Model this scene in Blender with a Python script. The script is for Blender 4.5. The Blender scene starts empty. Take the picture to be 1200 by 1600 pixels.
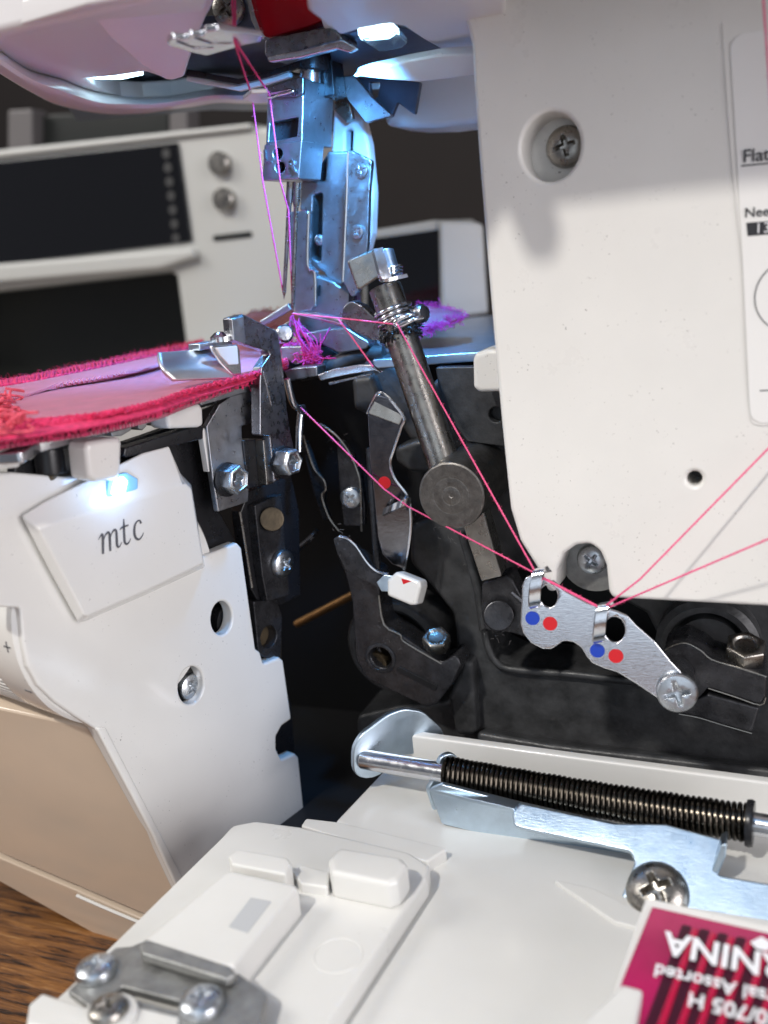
import bpy, bmesh, math, random
from mathutils import Vector, Matrix
from mathutils.geometry import delaunay_2d_cdt
random.seed(7)
S = 0.001                                   # everything below is laid out in millimetres
scene = bpy.context.scene
COL = scene.collection

# ------------------------------------------------------------------ camera
FPX, CX, CY = 1500.0, 600.0, 800.0          # focal length and centre in photograph pixels
AZ, PI_, RO = math.radians(23), math.radians(15), math.radians(5.5)
FW = Vector((-math.sin(AZ)*math.cos(PI_), math.cos(AZ)*math.cos(PI_), -math.sin(PI_)))
R0 = Vector((math.cos(AZ), math.sin(AZ), 0)); U0 = R0.cross(FW)
RT = math.cos(RO)*R0 - math.sin(RO)*U0
UP = math.sin(RO)*R0 + math.cos(RO)*U0
def ray(x, y):
    return (FW*FPX + RT*(x-CX) - UP*(y-CY)).normalized()
CAM = Vector((0, -12, 0)) - 240*ray(705, 775)
cd = bpy.data.cameras.new('Camera'); cam = bpy.data.objects.new('Camera', cd); COL.objects.link(cam)
cd.sensor_fit = 'VERTICAL'; cd.sensor_height = 36.0; cd.sensor_width = 27.0
cd.lens = 36.0*FPX/1600.0
cd.clip_start = 0.01; cd.clip_end = 20
m3 = Matrix((RT, UP, -FW)).transposed()
cam.matrix_world = Matrix.Translation(CAM*S) @ m3.to_4x4()
cd.dof.use_dof = True; cd.dof.focus_distance = 0.245; cd.dof.aperture_fstop = 10.5
scene.camera = cam
scene.render.resolution_x = 768; scene.render.resolution_y = 1024
scene.view_settings.view_transform = 'Standard'; scene.view_settings.look = 'None'
scene.view_settings.exposure = 0.12; scene.view_settings.gamma = 1.0

# ------------------------------------------------------------------ light
w = bpy.data.worlds.new('World'); scene.world = w; w.use_nodes = True
bg = w.node_tree.nodes['Background']; bg.inputs[0].default_value = (0.80, 0.85, 1.0, 1); bg.inputs[1].default_value = 0.14
def area(name, loc, target, size, energy, color, shape='DISK'):
    l = bpy.data.lights.new(name, 'AREA'); l.shape = shape; l.size = size; l.energy = energy; l.color = color
    o = bpy.data.objects.new(name, l); COL.objects.link(o)
    o.location = Vector(loc)*S
    o.rotation_euler = (Vector(target)-Vector(loc)).to_track_quat('-Z', 'Y').to_euler()
    return o
LDIR = Vector((0.20, 0.65, -0.73)).normalized()
area('key_lamp', Vector((20, -20, 0)) - LDIR*1500, (20, -20, 0), 0.085, 13.5, (1.0, 0.96, 0.90))
area('blue_top_fill', (-40, -500, 1300), (0, 0, 0), 0.7, 1.15, (0.34, 0.62, 1.0), 'SQUARE')  # added blue fill, placed for the zinc bracket's reflection
area('side_fill', (1350, -650, 300), (0, 0, 0), 0.9, 15, (1.0, 0.97, 1.0), 'SQUARE')  # added soft fill from the right, set to brighten the white side wall
area('front_fill', (300, -1500, 165), (0, 0, 0), 0.9, 2.2, (0.78, 0.88, 1.0), 'SQUARE')  # added panel, placed to reflect in the chrome guide plate
area('room_light', (-900, -300, 700), (-250, 250, 60), 0.4, 6, (1.0, 0.97, 0.92), 'SQUARE')

# ------------------------------------------------------------------ helpers
def V(*a): return Vector(a)
def PY(Y): return (V(0, Y, 0), V(0, -1, 0))
def PZ(Z): return (V(0, 0, Z), V(0, 0, 1))
def PD(Z): return (V(0, 0, Z), V(0, 0, -1))
def on(x, y, pl):
    d = ray(x, y); return CAM + d*((pl[0]-CAM).dot(pl[1])/d.dot(pl[1]))
def oy(x, y, Y): return on(x, y, PY(Y))
def oz(x, y, Z): return on(x, y, PZ(Z))
PH = math.radians(75); WN = V(math.sin(PH), -math.cos(PH), 0); WFAR = oy(440, 1035, -10)
def PW(o=0.0): return (WFAR + WN*o, WN)
def tilt(px, Y, nx, nz):                      # a front-facing plane through a pixel at depth Y, leaning
    n = V(nx, -1, nz).normalized(); return (oy(px[0], px[1], Y), n)
COVP = tilt((960, 500), -15, 0, 0.08)

def basis(n):
    ref = V(0, 0, 1) if abs(n.z) < 0.9 else V(0, 1, 0)
    u = ref.cross(n).normalized(); v = n.cross(u).normalized(); return u, v
def area2(p): return sum(p[i][0]*p[(i+1) % len(p)][1]-p[(i+1) % len(p)][0]*p[i][1] for i in range(len(p)))/2
def fillet(p, r):
    if r <= 0: return p
    out = []; n = len(p)
    for i in range(n):
        a = Vector(p[i-1]); b = Vector(p[i]); c = Vector(p[(i+1) % n])
        e1 = a-b; e2 = c-b; l1 = e1.length; l2 = e2.length
        if l1 < 1e-6 or l2 < 1e-6: continue
        e1 /= l1; e2 /= l2
        ang = e1.angle(e2, math.pi)
        if ang > math.radians(172): out.append(tuple(b)); continue
        d = min(r/math.tan(ang/2), l1*0.47, l2*0.47)
        k = max(2, int((math.pi-ang)/0.28))
        for j in range(k+1):
            t = j/k
            q = (b+e1*d)*(1-t)**2 + b*2*t*(1-t) + (b+e2*d)*t*t
            out.append(tuple(q))
    return out
def inset(p, d):
    n = len(p); out = []
    for i in range(n):
        a = Vector(p[i-1]); b = Vector(p[i]); c = Vector(p[(i+1) % n])
        e1 = (b-a); e2 = (c-b)
        if e1.length < 1e-7: e1 = e2
        if e2.length < 1e-7: e2 = e1
        e1 = e1.normalized(); e2 = e2.normalized()
        n1 = Vector((-e1.y, e1.x)); n2 = Vector((-e2.y, e2.x))
        m = n1+n2
        if m.length < 1e-4: m = n1
        m.normalize(); k = d/max(0.45, m.dot(n1))
        out.append(tuple(b+m*k))
    return out

def finish(name, verts, faces, mat, parent, smooth=True, sharp=38, wn=True, center=True):
    c = Vector((0, 0, 0))
    if center and verts:
        lo = Vector([min(v[i] for v in verts) for i in range(3)]); hi = Vector([max(v[i] for v in verts) for i in range(3)])
        c = (lo+hi)/2
    me = bpy.data.meshes.new(name)
    me.from_pydata([tuple((Vector(v)-c)*S) for v in verts], [], faces); me.validate()
    bm = bmesh.new(); bm.from_mesh(me); bmesh.ops.recalc_face_normals(bm, faces=bm.faces); bm.to_mesh(me); bm.free()
    if smooth:
        me.shade_smooth(); me.set_sharp_from_angle(angle=math.radians(sharp))
    ob = bpy.data.objects.new(name, me); COL.objects.link(ob); ob.location = c*S
    if mat: me.materials.append(mat)
    if smooth and wn:
        md = ob.modifiers.new('normals', 'WEIGHTED_NORMAL'); md.keep_sharp = True
    if parent: attach(ob, parent)
    return ob
def attach(ob, parent):
    mw = ob.matrix_basis.copy(); ob.parent = parent
    pm = parent.matrix_basis.copy(); q = parent.parent
    while q: pm = q.matrix_basis @ pm; q = q.parent
    ob.matrix_basis = pm.inverted() @ mw
def thing(name, label, cat, loc=(0, 0, 0), group=None):
    o = bpy.data.objects.new(name, None); COL.objects.link(o); o.location = Vector(loc)*S; o.empty_display_size = 0.01
    return tag(o, label, cat, group)
def tag(o, label=None, cat=None, group=None, kind=None):
    if label: o['label'] = label
    if cat: o['category'] = cat
    if group: o['group'] = group
    if kind: o['kind'] = kind
    return o

def plate(name, px, pl, t, mat, parent, r=0.6, b=0.3, holes=(), world=False, seg=3):
    """outline (pixels on plane pl, or world points) extruded along -normal with rounded edges; holes: (px,py,r_mm) or point lists"""
    O, n = pl; n = n.normalized(); u, v = basis(n)
    def to2(q):
        w3 = Vector(q) if (world and len(q) == 3) else on(q[0], q[1], pl)
        d = w3-O; return (d.dot(u), d.dot(v))
    loops = []
    p = [to2(q) for q in px]
    if area2(p) < 0: p.reverse()
    if r > 0: r = max(r, b*1.2)               # a corner tighter than the edge rounding would fold over itself
    loops.append(fillet(p, r))
    for h in holes:
        if isinstance(h[0], (int, float)):
            c = to2(h[:2]) if not world else h[:2]
            rx = h[2]; ry = h[3] if len(h) > 3 else h[2]
            q = [(c[0]+rx*math.cos(a*math.tau/36), c[1]+ry*math.sin(a*math.tau/36)) for a in range(36)]
        else:
            q = [to2(x) for x in h]; q = fillet(q, min(r, 1.0))
        if area2(q) > 0: q.reverse()
        loops.append(q)
    verts = []; faces = []
    prof = [(b*(1-math.sin(k*math.pi/2/seg)), -b*(1-math.cos(k*math.pi/2/seg))) for k in range(seg+1)]
    prof += [(d, -t-z) for d, z in reversed(prof)]
    rings = []
    for lp in loops:
        rr = []
        for d, z in prof:
            base = len(verts)
            for (x, y) in inset(lp, d):
                verts.append(O+u*x+v*y+n*z)
            rr.append(base)
        rings.append((rr, len(lp)))
        for k in range(len(rr)-1):
            for i in range(len(lp)):
                j = (i+1) % len(lp)
                faces.append((rr[k]+i, rr[k]+j, rr[k+1]+j, rr[k+1]+i))
    for which in (0, -1):
        d = prof[which][0]; p2 = []; ed = []; idx = []; lps = []
        for lp, (rr, cnt) in zip(loops, rings):
            q = inset(lp, d); k = len(p2); lps.append(q)
            p2 += [Vector(z) for z in q]; ed += [(k+i, k+(i+1) % cnt) for i in range(cnt)]; idx += [rr[which]+i for i in range(cnt)]
        vo, _, fo, ov, _, _ = delaunay_2d_cdt(p2, ed, [], 0, 1e-7)
        mp = []
        for vv, o in zip(vo, ov):
            if o: mp.append(idx[o[0]])
            else: mp.append(len(verts)); verts.append(O+u*vv.x+v*vv.y+n*prof[which][1])
        for f in fo:
            cx = sum(vo[i].x for i in f)/3; cy = sum(vo[i].y for i in f)/3; ins = False
            for q in lps:
                for i in range(len(q)):
                    (x0, y0), (x1, y1) = q[i-1], q[i]
                    if (y0 > cy) != (y1 > cy) and cx < (x1-x0)*(cy-y0)/(y1-y0)+x0: ins = not ins
            if ins: faces.append(tuple(mp[i] for i in f))
    return finish(name, verts, faces, mat, parent)

def lathe(name, o, axis, prof, mat, parent, seg=36, sharp=38):
    axis = Vector(axis).normalized(); u, v = basis(axis); o = Vector(o)
    verts = []; faces = []
    for r, z in prof:
        for i in range(seg):
            a = i*math.tau/seg; verts.append(o+axis*z+(u*math.cos(a)+v*math.sin(a))*max(r, 1e-4))
    for k in range(len(prof)-1):
        for i in range(seg):
            j = (i+1) % seg; faces.append((k*seg+i, k*seg+j, (k+1)*seg+j, (k+1)*seg+i))
    if prof[0][0] > 0.01:                      # a ring: join the last row to the first
        k = len(prof)-1
        for i in range(seg): j = (i+1) % seg; faces.append((k*seg+i, k*seg+j, j, i))
    else: faces.append(tuple(range(seg))); faces.append(tuple(range((len(prof)-1)*seg, len(prof)*seg)))
    return finish(name, verts, faces, mat, parent, sharp=sharp)
def rod(name, a, b, r, mat, parent, bev=None, r2=None, seg=32):
    a = Vector(a); b = Vector(b); L = (b-a).length; bev = bev if bev is not None else r*0.12; r2 = r2 or r
    return lathe(name, a, b-a, [(0, 0), (r-bev, 0), (r-bev*0.3, bev*0.3), (r, bev), (r2, L-bev), (r2-bev*0.3, L-bev*0.3), (r2-bev, L), (0, L)], mat, parent, seg)

def smoothpath(pts, k=6, closed=False):
    pts = [Vector(p) for p in pts]; out = []; n = len(pts)
    rng = range(n if closed else n-1)
    for i in rng:
        p0 = pts[i-1] if (i > 0 or closed) else pts[0]; p1 = pts[i]; p2 = pts[(i+1) % n]
        p3 = pts[(i+2) % n] if (i+2 < n or closed) else pts[-1]
        for j in range(k):
            t = j/k
            out.append(0.5*((2*p1)+(p2-p0)*t+(2*p0-5*p1+4*p2-p3)*t*t+(3*p1-p0-3*p2+p3)*t**3))
    if not closed: out.append(pts[-1])
    return out
def tubegeo(pts, r, seg=8, closed=False, verts=None, faces=None, flat=None):
    """sweep a circle (or a flat a x b section) along pts, appended to verts/faces"""
    n = len(pts); base = len(verts)
    T = []
    for i in range(n):
        a = pts[i-1] if (i > 0 or closed) else pts[i]; b = pts[(i+1) % n] if (i < n-1 or closed) else pts[i]
        d = (b-a); T.append(d.normalized() if d.length > 1e-9 else Vector((0, 0, 1)))
    ref = V(0, 0, 1) if abs(T[0].z) < 0.9 else V(1, 0, 0)
    N = (ref-T[0]*ref.dot(T[0])).normalized()
    for i in range(n):
        N = (N-T[i]*N.dot(T[i])); N = N.normalized() if N.length > 1e-6 else basis(T[i])[0]
        B = T[i].cross(N)
        ri = r[i] if hasattr(r, '__len__') else r
        for k in range(seg):
            a = k*math.tau/seg
            verts.append(pts[i]+N*math.cos(a)*ri+B*math.sin(a)*ri)
    for i in range(n-1 if not closed else n):
        ii = (i+1) % n
        for k in range(seg):
            kk = (k+1) % seg
            faces.append((base+i*seg+k, base+i*seg+kk, base+ii*seg+kk, base+ii*seg+k))
    if not closed:
        faces.append(tuple(base+k for k in range(seg))); faces.append(tuple(base+(n-1)*seg+k for k in range(seg)))
def tube(name, pts, r, mat, parent, seg=10, k=6, closed=False):
    p = smoothpath(pts, k, closed) if k else [Vector(x) for x in pts]
    if hasattr(r, '__len__'):
        m = len(r)-1; N = len(p)-1
        r = [r[min(m-1, int(i*m/N))]*(1-(i*m/N-min(m-1, int(i*m/N))))+r[min(m-1, int(i*m/N))+1]*(i*m/N-min(m-1, int(i*m/N))) for i in range(N+1)]
    vs = []; fs = []; tubegeo(p, r, seg, closed, vs, fs)
    return finish(name, vs, fs, mat, parent, wn=False)
def strip(name, pts, wvec, w, t, mat, parent, k=5):
    """flat band bent along pts, width along wvec, thickness t"""
    p = smoothpath(pts, k); wv = Vector(wvec).normalized(); vs = []; fs = []
    for i, q in enumerate(p):
        a = p[max(0, i-1)]; b = p[min(len(p)-1, i+1)]; tn = (b-a).normalized(); nn = tn.cross(wv).normalized()
        for sx, st in ((-.5, -.5), (-.42, .5), (.42, .5), (.5, -.5)):
            vs.append(q+wv*w*sx+nn*t*st)
    for i in range(len(p)-1):
        for j in range(4):
            jj = (j+1) % 4; fs.append((i*4+j, i*4+jj, i*4+4+jj, i*4+4+j))
    fs.append((0, 1, 2, 3)); e = (len(p)-1)*4; fs.append((e, e+1, e+2, e+3))
    return finish(name, vs, fs, mat, parent)
def loft(name, rows, mat, parent, t=1.0, k=5, smoothrows=True, bev=0.0):
    """grid surface through rows of points, thickened"""
    rows = [smoothpath(r, k) for r in rows]
    if smoothrows and len(rows) > 2:
        cols = list(zip(*rows)); cols = [smoothpath(c, k) for c in cols]; rows = list(zip(*cols))
    h = len(rows); wd = len(rows[0]); vs = [v for r in rows for v in r]; fs = []
    for i in range(h-1):
        for j in range(wd-1): fs.append((i*wd+j, i*wd+j+1, (i+1)*wd+j+1, (i+1)*wd+j))
    ob = finish(name, vs, fs, mat, parent, wn=False, sharp=50)
    md = ob.modifiers.new('shell', 'SOLIDIFY'); md.thickness = t*S; md.offset = 0
    if bev: bv = ob.modifiers.new('edge', 'BEVEL'); bv.width = bev*S; bv.segments = 2; bv.limit_method = 'ANGLE'
    return ob
def wbox(name, c, size, mat, parent, n=V(0, -1, 0), b=0.4, r=0.6, rot=0.0):
    """rounded box: size (along u, along v, along n)"""
    c = Vector(c); n = n.normalized(); u, v = basis(n)
    if rot: u, v = u*math.cos(rot)+v*math.sin(rot), v*math.cos(rot)-u*math.sin(rot)
    a, d = size[0]/2, size[1]/2; o = c+n*size[2]/2
    return plate(name, [tuple(o+u*x+v*y) for x, y in ((-a, -d), (a, -d), (a, d), (-a, d))], (o, n), size[2], mat, parent, r, b, world=True)
def text(name, body, size, origin, right, up, mat, parent, extr=0.05, align='LEFT', shear=0.0, bold=0.0, spacing=1.0):
    cu = bpy.data.curves.new(name, 'FONT'); cu.body = body; cu.size = size; cu.extrude = extr; cu.align_x = align; cu.shear = shear; cu.offset = bold; cu.space_character = spacing
    ob = bpy.data.objects.new(name, cu); COL.objects.link(ob)
    dg = bpy.context.evaluated_depsgraph_get(); me = bpy.data.meshes.new_from_object(ob.evaluated_get(dg)); bpy.data.objects.remove(ob)
    right = Vector(right).normalized(); up = Vector(up); up = (up-right*up.dot(right)).normalized(); nn = right.cross(up)
    M = Matrix((right, up, nn)).transposed().to_4x4()
    for vtx in me.vertices: vtx.co = (M @ vtx.co)*S
    me.materials.clear(); me.materials.append(mat)
    o = bpy.data.objects.new(name, me); COL.objects.link(o); o.location = Vector(origin)*S
    if parent: attach(o, parent)
    return o

# ------------------------------------------------------------------ materials
def M_(name, col, rough=0.4, metal=0.0, var=0.0, vscale=120, rvar=0.0, bump=0.0, bscale=900, spec=0.5, coat=0.0, speck=None, aniso=None, dust=None, trans=0.0):
    m = bpy.data.materials.new(name); m.use_nodes = True; nt = m.node_tree; N = nt.nodes; L = nt.links
    b = N['Principled BSDF']; b.inputs['Base Color'].default_value = (*col, 1); b.inputs['Roughness'].default_value = rough
    b.inputs['Metallic'].default_value = metal; b.inputs['Specular IOR Level'].default_value = spec; b.inputs['Coat Weight'].default_value = coat
    b.inputs['Coat Roughness'].default_value = 0.08
    if trans: b.inputs['Transmission Weight'].default_value = trans
    tc = N.new('ShaderNodeTexCoord'); geo = N.new('ShaderNodeNewGeometry')
    P = geo.outputs['Position']
    def noise(sc, det=4, rg=0.6, stretch=None):
        n = N.new('ShaderNodeTexNoise'); n.inputs['Scale'].default_value = sc; n.inputs['Detail'].default_value = det; n.inputs['Roughness'].default_value = rg
        if stretch:
            mp = N.new('ShaderNodeMapping'); mp.inputs['Scale'].default_value = stretch; L.new(tc.outputs['Object'], mp.inputs['Vector']); L.new(mp.outputs[0], n.inputs['Vector'])
        else: L.new(P, n.inputs['Vector'])
        return n
    def rampn(src, p0, p1, c0, c1):
        r = N.new('ShaderNodeValToRGB'); r.color_ramp.elements[0].position = p0; r.color_ramp.elements[1].position = p1
        r.color_ramp.elements[0].color = (*c0, 1) if hasattr(c0, '__len__') else (c0, c0, c0, 1)
        r.color_ramp.elements[1].color = (*c1, 1) if hasattr(c1, '__len__') else (c1, c1, c1, 1)
        L.new(src, r.inputs[0]); return r
    last = None
    if var:
        n = noise(vscale); r = rampn(n.outputs['Fac'], 0.3, 0.72, tuple(c*(1-var) for c in col), tuple(min(1, c*(1+var)) for c in col)); last = r.outputs[0]
    def mixin(fac, colr):
        nonlocal last
        mx = N.new('ShaderNodeMix'); mx.data_type = 'RGBA'; L.new(fac, mx.inputs['Factor'])
        if last: L.new(last, mx.inputs[6])
        else: mx.inputs[6].default_value = (*col, 1)
        mx.inputs[7].default_value = (*colr, 1); last = mx.outputs[2]
    if speck:      # (scale, threshold, colour): small dirt specks
        n = noise(speck[0], 2, 0.5); r = rampn(n.outputs['Fac'], speck[1], speck[1]+0.03, 0.0, 1.0)
        n2 = noise(speck[0]*0.06, 2, 0.5); r2 = rampn(n2.outputs['Fac'], 0.45, 0.62, 0.0, 0.8)
        mm = N.new('ShaderNodeMath'); mm.operation = 'MULTIPLY'; L.new(r.outputs[0], mm.inputs[0]); L.new(r2.outputs[0], mm.inputs[1])
        mixin(mm.outputs[0], speck[2])
    if dust:       # (scale, lo, hi, colour)
        n = noise(dust[0], 5, 0.7); r = rampn(n.outputs['Fac'], dust[1], dust[2], 0.0, 1.0); mixin(r.outputs[0], dust[3])
    if last: L.new(last, b.inputs['Base Color'])
    if rvar:
        n = noise(vscale*1.7, 5, 0.65); mr = N.new('ShaderNodeMapRange'); mr.inputs['From Min'].default_value = 0.3; mr.inputs['From Max'].default_value = 0.7
        mr.inputs['To Min'].default_value = max(0.02, rough-rvar); mr.inputs['To Max'].default_value = min(1, rough+rvar); L.new(n.outputs['Fac'], mr.inputs[0]); L.new(mr.outputs[0], b.inputs['Roughness'])
    if bump:
        n = noise(bscale, 5, 0.6, aniso); bp = N.new('ShaderNodeBump'); bp.inputs['Strength'].default_value = bump; bp.inputs['Distance'].default_value = 0.0003
        L.new(n.outputs['Fac'], bp.inputs['Height']); L.new(bp.outputs[0], b.inputs['Normal'])
    return m
WHITE = M_('white_plastic', (0.74, 0.725, 0.69), 0.36, rvar=0.12, var=0.025, vscale=45, bump=0.06, bscale=1400, speck=(1500, 0.70, (0.22, 0.20, 0.18)), coat=0.15)
FLAPW = M_('flap_plastic', (0.72, 0.71, 0.68), 0.33, rvar=0.06, var=0.025, vscale=45, bump=0.05, bscale=900, coat=0.2)
GLOSSW = M_('glossy_white_plastic', (0.76, 0.75, 0.72), 0.16, var=0.015, vscale=50, bump=0.03, bscale=500, coat=0.3, speck=(1700, 0.71, (0.18, 0.17, 0.16)))
HEADW = M_('head_plastic', (0.72, 0.70, 0.70), 0.30, var=0.015, vscale=50, bump=0.03, bscale=900)
TAN = M_('table_tinted_white_plastic', (0.66, 0.54, 0.42), 0.14, var=0.03, vscale=30, coat=0.8)  # white plastic; the wood table's reflection is put into the beige
SHIELD = M_('polished_dark_steel', (0.20, 0.20, 0.22), 0.16, metal=1.0, var=0.15, vscale=200, rvar=0.06, bump=0.08, bscale=900, dust=(1900, 0.68, 0.72, (0.6, 0.6, 0.6)))
CAST = M_('black_casting', (0.045, 0.046, 0.048), 0.42, var=0.5, vscale=160, rvar=0.14, bump=0.55, bscale=420, dust=(500, 0.60, 0.80, (0.075, 0.072, 0.07)))
BLACKM = M_('black_oxide_steel', (0.050, 0.050, 0.055), 0.30, metal=0.6, var=0.4, vscale=260, rvar=0.12, bump=0.25, bscale=1400, dust=(900, 0.66, 0.80, (0.14, 0.14, 0.14)))
BLKPL = M_('black_plastic', (0.012, 0.012, 0.014), 0.30, rvar=0.08, bump=0.1, bscale=900)
VOID = M_('cavity_shade', (0.004, 0.004, 0.005), 0.55, bump=0.2, bscale=500)  # near-black: the shade of the cavity is put into this colour
STEEL = M_('machined_steel', (0.36, 0.34, 0.31), 0.30, metal=1.0, var=0.22, vscale=240, rvar=0.10, bump=0.20, bscale=1600, dust=(600, 0.62, 0.78, (0.12, 0.10, 0.085)))
BRUSH = M_('brushed_steel', (0.42, 0.43, 0.45), 0.34, metal=1.0, var=0.18, vscale=220, rvar=0.10, bump=0.25, bscale=700, aniso=(1, 1, 12))
DKSTEEL = M_('dark_knife_steel', (0.27, 0.27, 0.29), 0.30, metal=1.0, var=0.28, vscale=300, rvar=0.10, bump=0.25, bscale=1200, dust=(1200, 0.66, 0.76, (0.45, 0.45, 0.47)))
CHROME = M_('chrome', (0.78, 0.79, 0.82), 0.12, metal=1.0, rvar=0.03, var=0.02, vscale=200, bump=0.10, bscale=700, aniso=(1, 1, 9))
SATIN = M_('satin_nickel', (0.70, 0.71, 0.74), 0.22, metal=1.0, rvar=0.08, var=0.08, vscale=260, bump=0.08, bscale=900, dust=(1500, 0.70, 0.78, (0.30, 0.29, 0.28)))
CASTZ = M_('grained_die_cast', (0.40, 0.42, 0.45), 0.33, metal=0.97, var=0.10, vscale=300, rvar=0.08, bump=0.30, bscale=1500)
ZINC = M_('blue_zinc', (0.55, 0.66, 0.76), 0.32, metal=1.0, var=0.10, vscale=180, rvar=0.05, bump=0.16, bscale=600, aniso=(1, 7, 7))
SCREWZ = M_('zinc_screw', (0.60, 0.63, 0.66), 0.30, metal=1.0, var=0.15, vscale=500, rvar=0.06, bump=0.06, bscale=1200)
GREYM = M_('grey_sheet_metal', (0.36, 0.36, 0.35), 0.50, metal=0.85, var=0.2, vscale=300, rvar=0.1, bump=0.2, bscale=900)
NAVY = M_('dark_blue_steel', (0.10, 0.12, 0.17), 0.40, metal=0.7, var=0.15, vscale=150, bump=0.1)
BRONZE = M_('bronze', (0.10, 0.075, 0.045), 0.45, metal=0.5, var=0.35, vscale=400, bump=0.3, bscale=1200)
COPPER = M_('copper_rod', (0.50, 0.27, 0.11), 0.40, metal=0.9, var=0.2, vscale=200)
PIVOT = M_('turned_steel', (0.20, 0.19, 0.178), 0.42, metal=1.0, var=0.25, vscale=420, rvar=0.1, bump=0.35, bscale=1800)
SPRINGM = M_('oiled_spring_steel', (0.060, 0.052, 0.042), 0.24, metal=1.0, var=0.3, vscale=300)
REDP = M_('red_paint', (0.60, 0.012, 0.018), 0.35)
BLUEP = M_('blue_paint', (0.012, 0.05, 0.42), 0.35)
REDG = M_('red_plastic', (0.55, 0.005, 0.02), 0.25, trans=0.3)
INK = M_('black_ink', (0.02, 0.02, 0.025), 0.5)
GINK = M_('grey_ink', (0.10, 0.10, 0.11), 0.5)
INKL = M_('thin_grey_line', (0.58, 0.57, 0.56), 0.5)
FILM = M_('sticker_film', (0.78, 0.77, 0.75), 0.30)
GREYST = M_('pale_grey_sticker', (0.50, 0.51, 0.52), 0.5)
THREAD = M_('pink_thread', (0.80, 0.10, 0.25), 0.75, var=0.2, vscale=1500)
MAGENTA = M_('magenta_thread', (0.62, 0.03, 0.26), 0.85, var=0.35, vscale=900)
PINKED = M_('coral_pink_thread', (0.66, 0.035, 0.13), 0.85, var=0.35, vscale=700)
WHITEINK = M_('white_print', (0.80, 0.80, 0.82), 0.5)
def fabric_mat(name, col):
    m = M_(name, col, 0.9, var=0.10, vscale=200); nt = m.node_tree; N = nt.nodes; L = nt.links; b = N['Principled BSDF']
    b.inputs['Sheen Weight'].default_value = 0.4
    tc = N.new('ShaderNodeTexCoord'); w1 = N.new('ShaderNodeTexWave'); w1.inputs['Scale'].default_value = 420; w1.bands_direction = 'X'; w1.inputs['Distortion'].default_value = 1.5
    w2 = N.new('ShaderNodeTexWave'); w2.inputs['Scale'].default_value = 420; w2.bands_direction = 'Y'; w2.inputs['Distortion'].default_value = 1.5
    L.new(tc.outputs['Object'], w1.inputs[0]); L.new(tc.outputs['Object'], w2.inputs[0])
    ad = N.new('ShaderNodeMath'); ad.operation = 'ADD'; L.new(w1.outputs['Fac'], ad.inputs[0]); L.new(w2.outputs['Fac'], ad.inputs[1])
    bp = N.new('ShaderNodeBump'); bp.inputs['Strength'].default_value = 1.0; bp.inputs['Distance'].default_value = 0.0005
    L.new(ad.outputs[0], bp.inputs['Height']); L.new(bp.outputs[0], b.inputs['Normal']); return m
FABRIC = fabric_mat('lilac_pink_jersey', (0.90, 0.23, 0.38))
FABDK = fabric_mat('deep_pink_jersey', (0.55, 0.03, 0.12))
def emit(name, col, st):
    m = bpy.data.materials.new(name); m.use_nodes = True; b = m.node_tree.nodes['Principled BSDF']
    b.inputs['Base Color'].default_value = (*col, 1); b.inputs['Emission Color'].default_value = (*col, 1); b.inputs['Emission Strength'].default_value = st; return m
LEDM = emit('led_glow', (0.55, 0.84, 1.0), 9)
def wood():
    m = M_('oak_table', (0.16, 0.07, 0.025), 0.42); nt = m.node_tree; N = nt.nodes; L = nt.links; b = N['Principled BSDF']
    tc = N.new('ShaderNodeTexCoord'); mp = N.new('ShaderNodeMapping'); mp.inputs['Scale'].default_value = (16, 190, 60); mp.inputs['Rotation'].default_value = (0, 0, math.radians(-12))
    L.new(tc.outputs['Object'], mp.inputs[0])
    n = N.new('ShaderNodeTexNoise'); n.inputs['Scale'].default_value = 2.6; n.inputs['Detail'].default_value = 8; n.inputs['Roughness'].default_value = 0.72; n.inputs['Distortion'].default_value = 0.5; L.new(mp.outputs[0], n.inputs[0])
    r = N.new('ShaderNodeValToRGB'); e = r.color_ramp.elements; e[0].position = 0.40; e[0].color = (0.018, 0.007, 0.003, 1); e[1].position = 0.60; e[1].color = (0.27, 0.115, 0.032, 1)
    x = e.new(0.47); x.color = (0.13, 0.05, 0.014, 1); x = e.new(0.80); x.color = (0.50, 0.30, 0.13, 1)
    L.new(n.outputs['Fac'], r.inputs[0]); L.new(r.outputs[0], b.inputs['Base Color'])
    bp = N.new('ShaderNodeBump'); bp.inputs['Strength'].default_value = 0.7; bp.inputs['Distance'].default_value = 0.0008; L.new(n.outputs['Fac'], bp.inputs['Height']); L.new(bp.outputs[0], b.inputs['Normal']); return m
WOOD = wood()
BGW = M_('background_plastic', (0.48, 0.48, 0.46), 0.35)
BGP = M_('background_post', (0.11, 0.10, 0.10), 0.4)
BGD = M_('background_dark', (0.012, 0.013, 0.012), 0.35)
SCREEN = M_('glossy_black_screen', (0.004, 0.004, 0.005), 0.06, coat=0.5)
ICON = M_('dim_screen_icon', (0.05, 0.05, 0.05), 0.4)
BACKD = M_('dark_room_backdrop', (0.010, 0.006, 0.005), 0.8, var=0.3, vscale=4)

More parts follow.
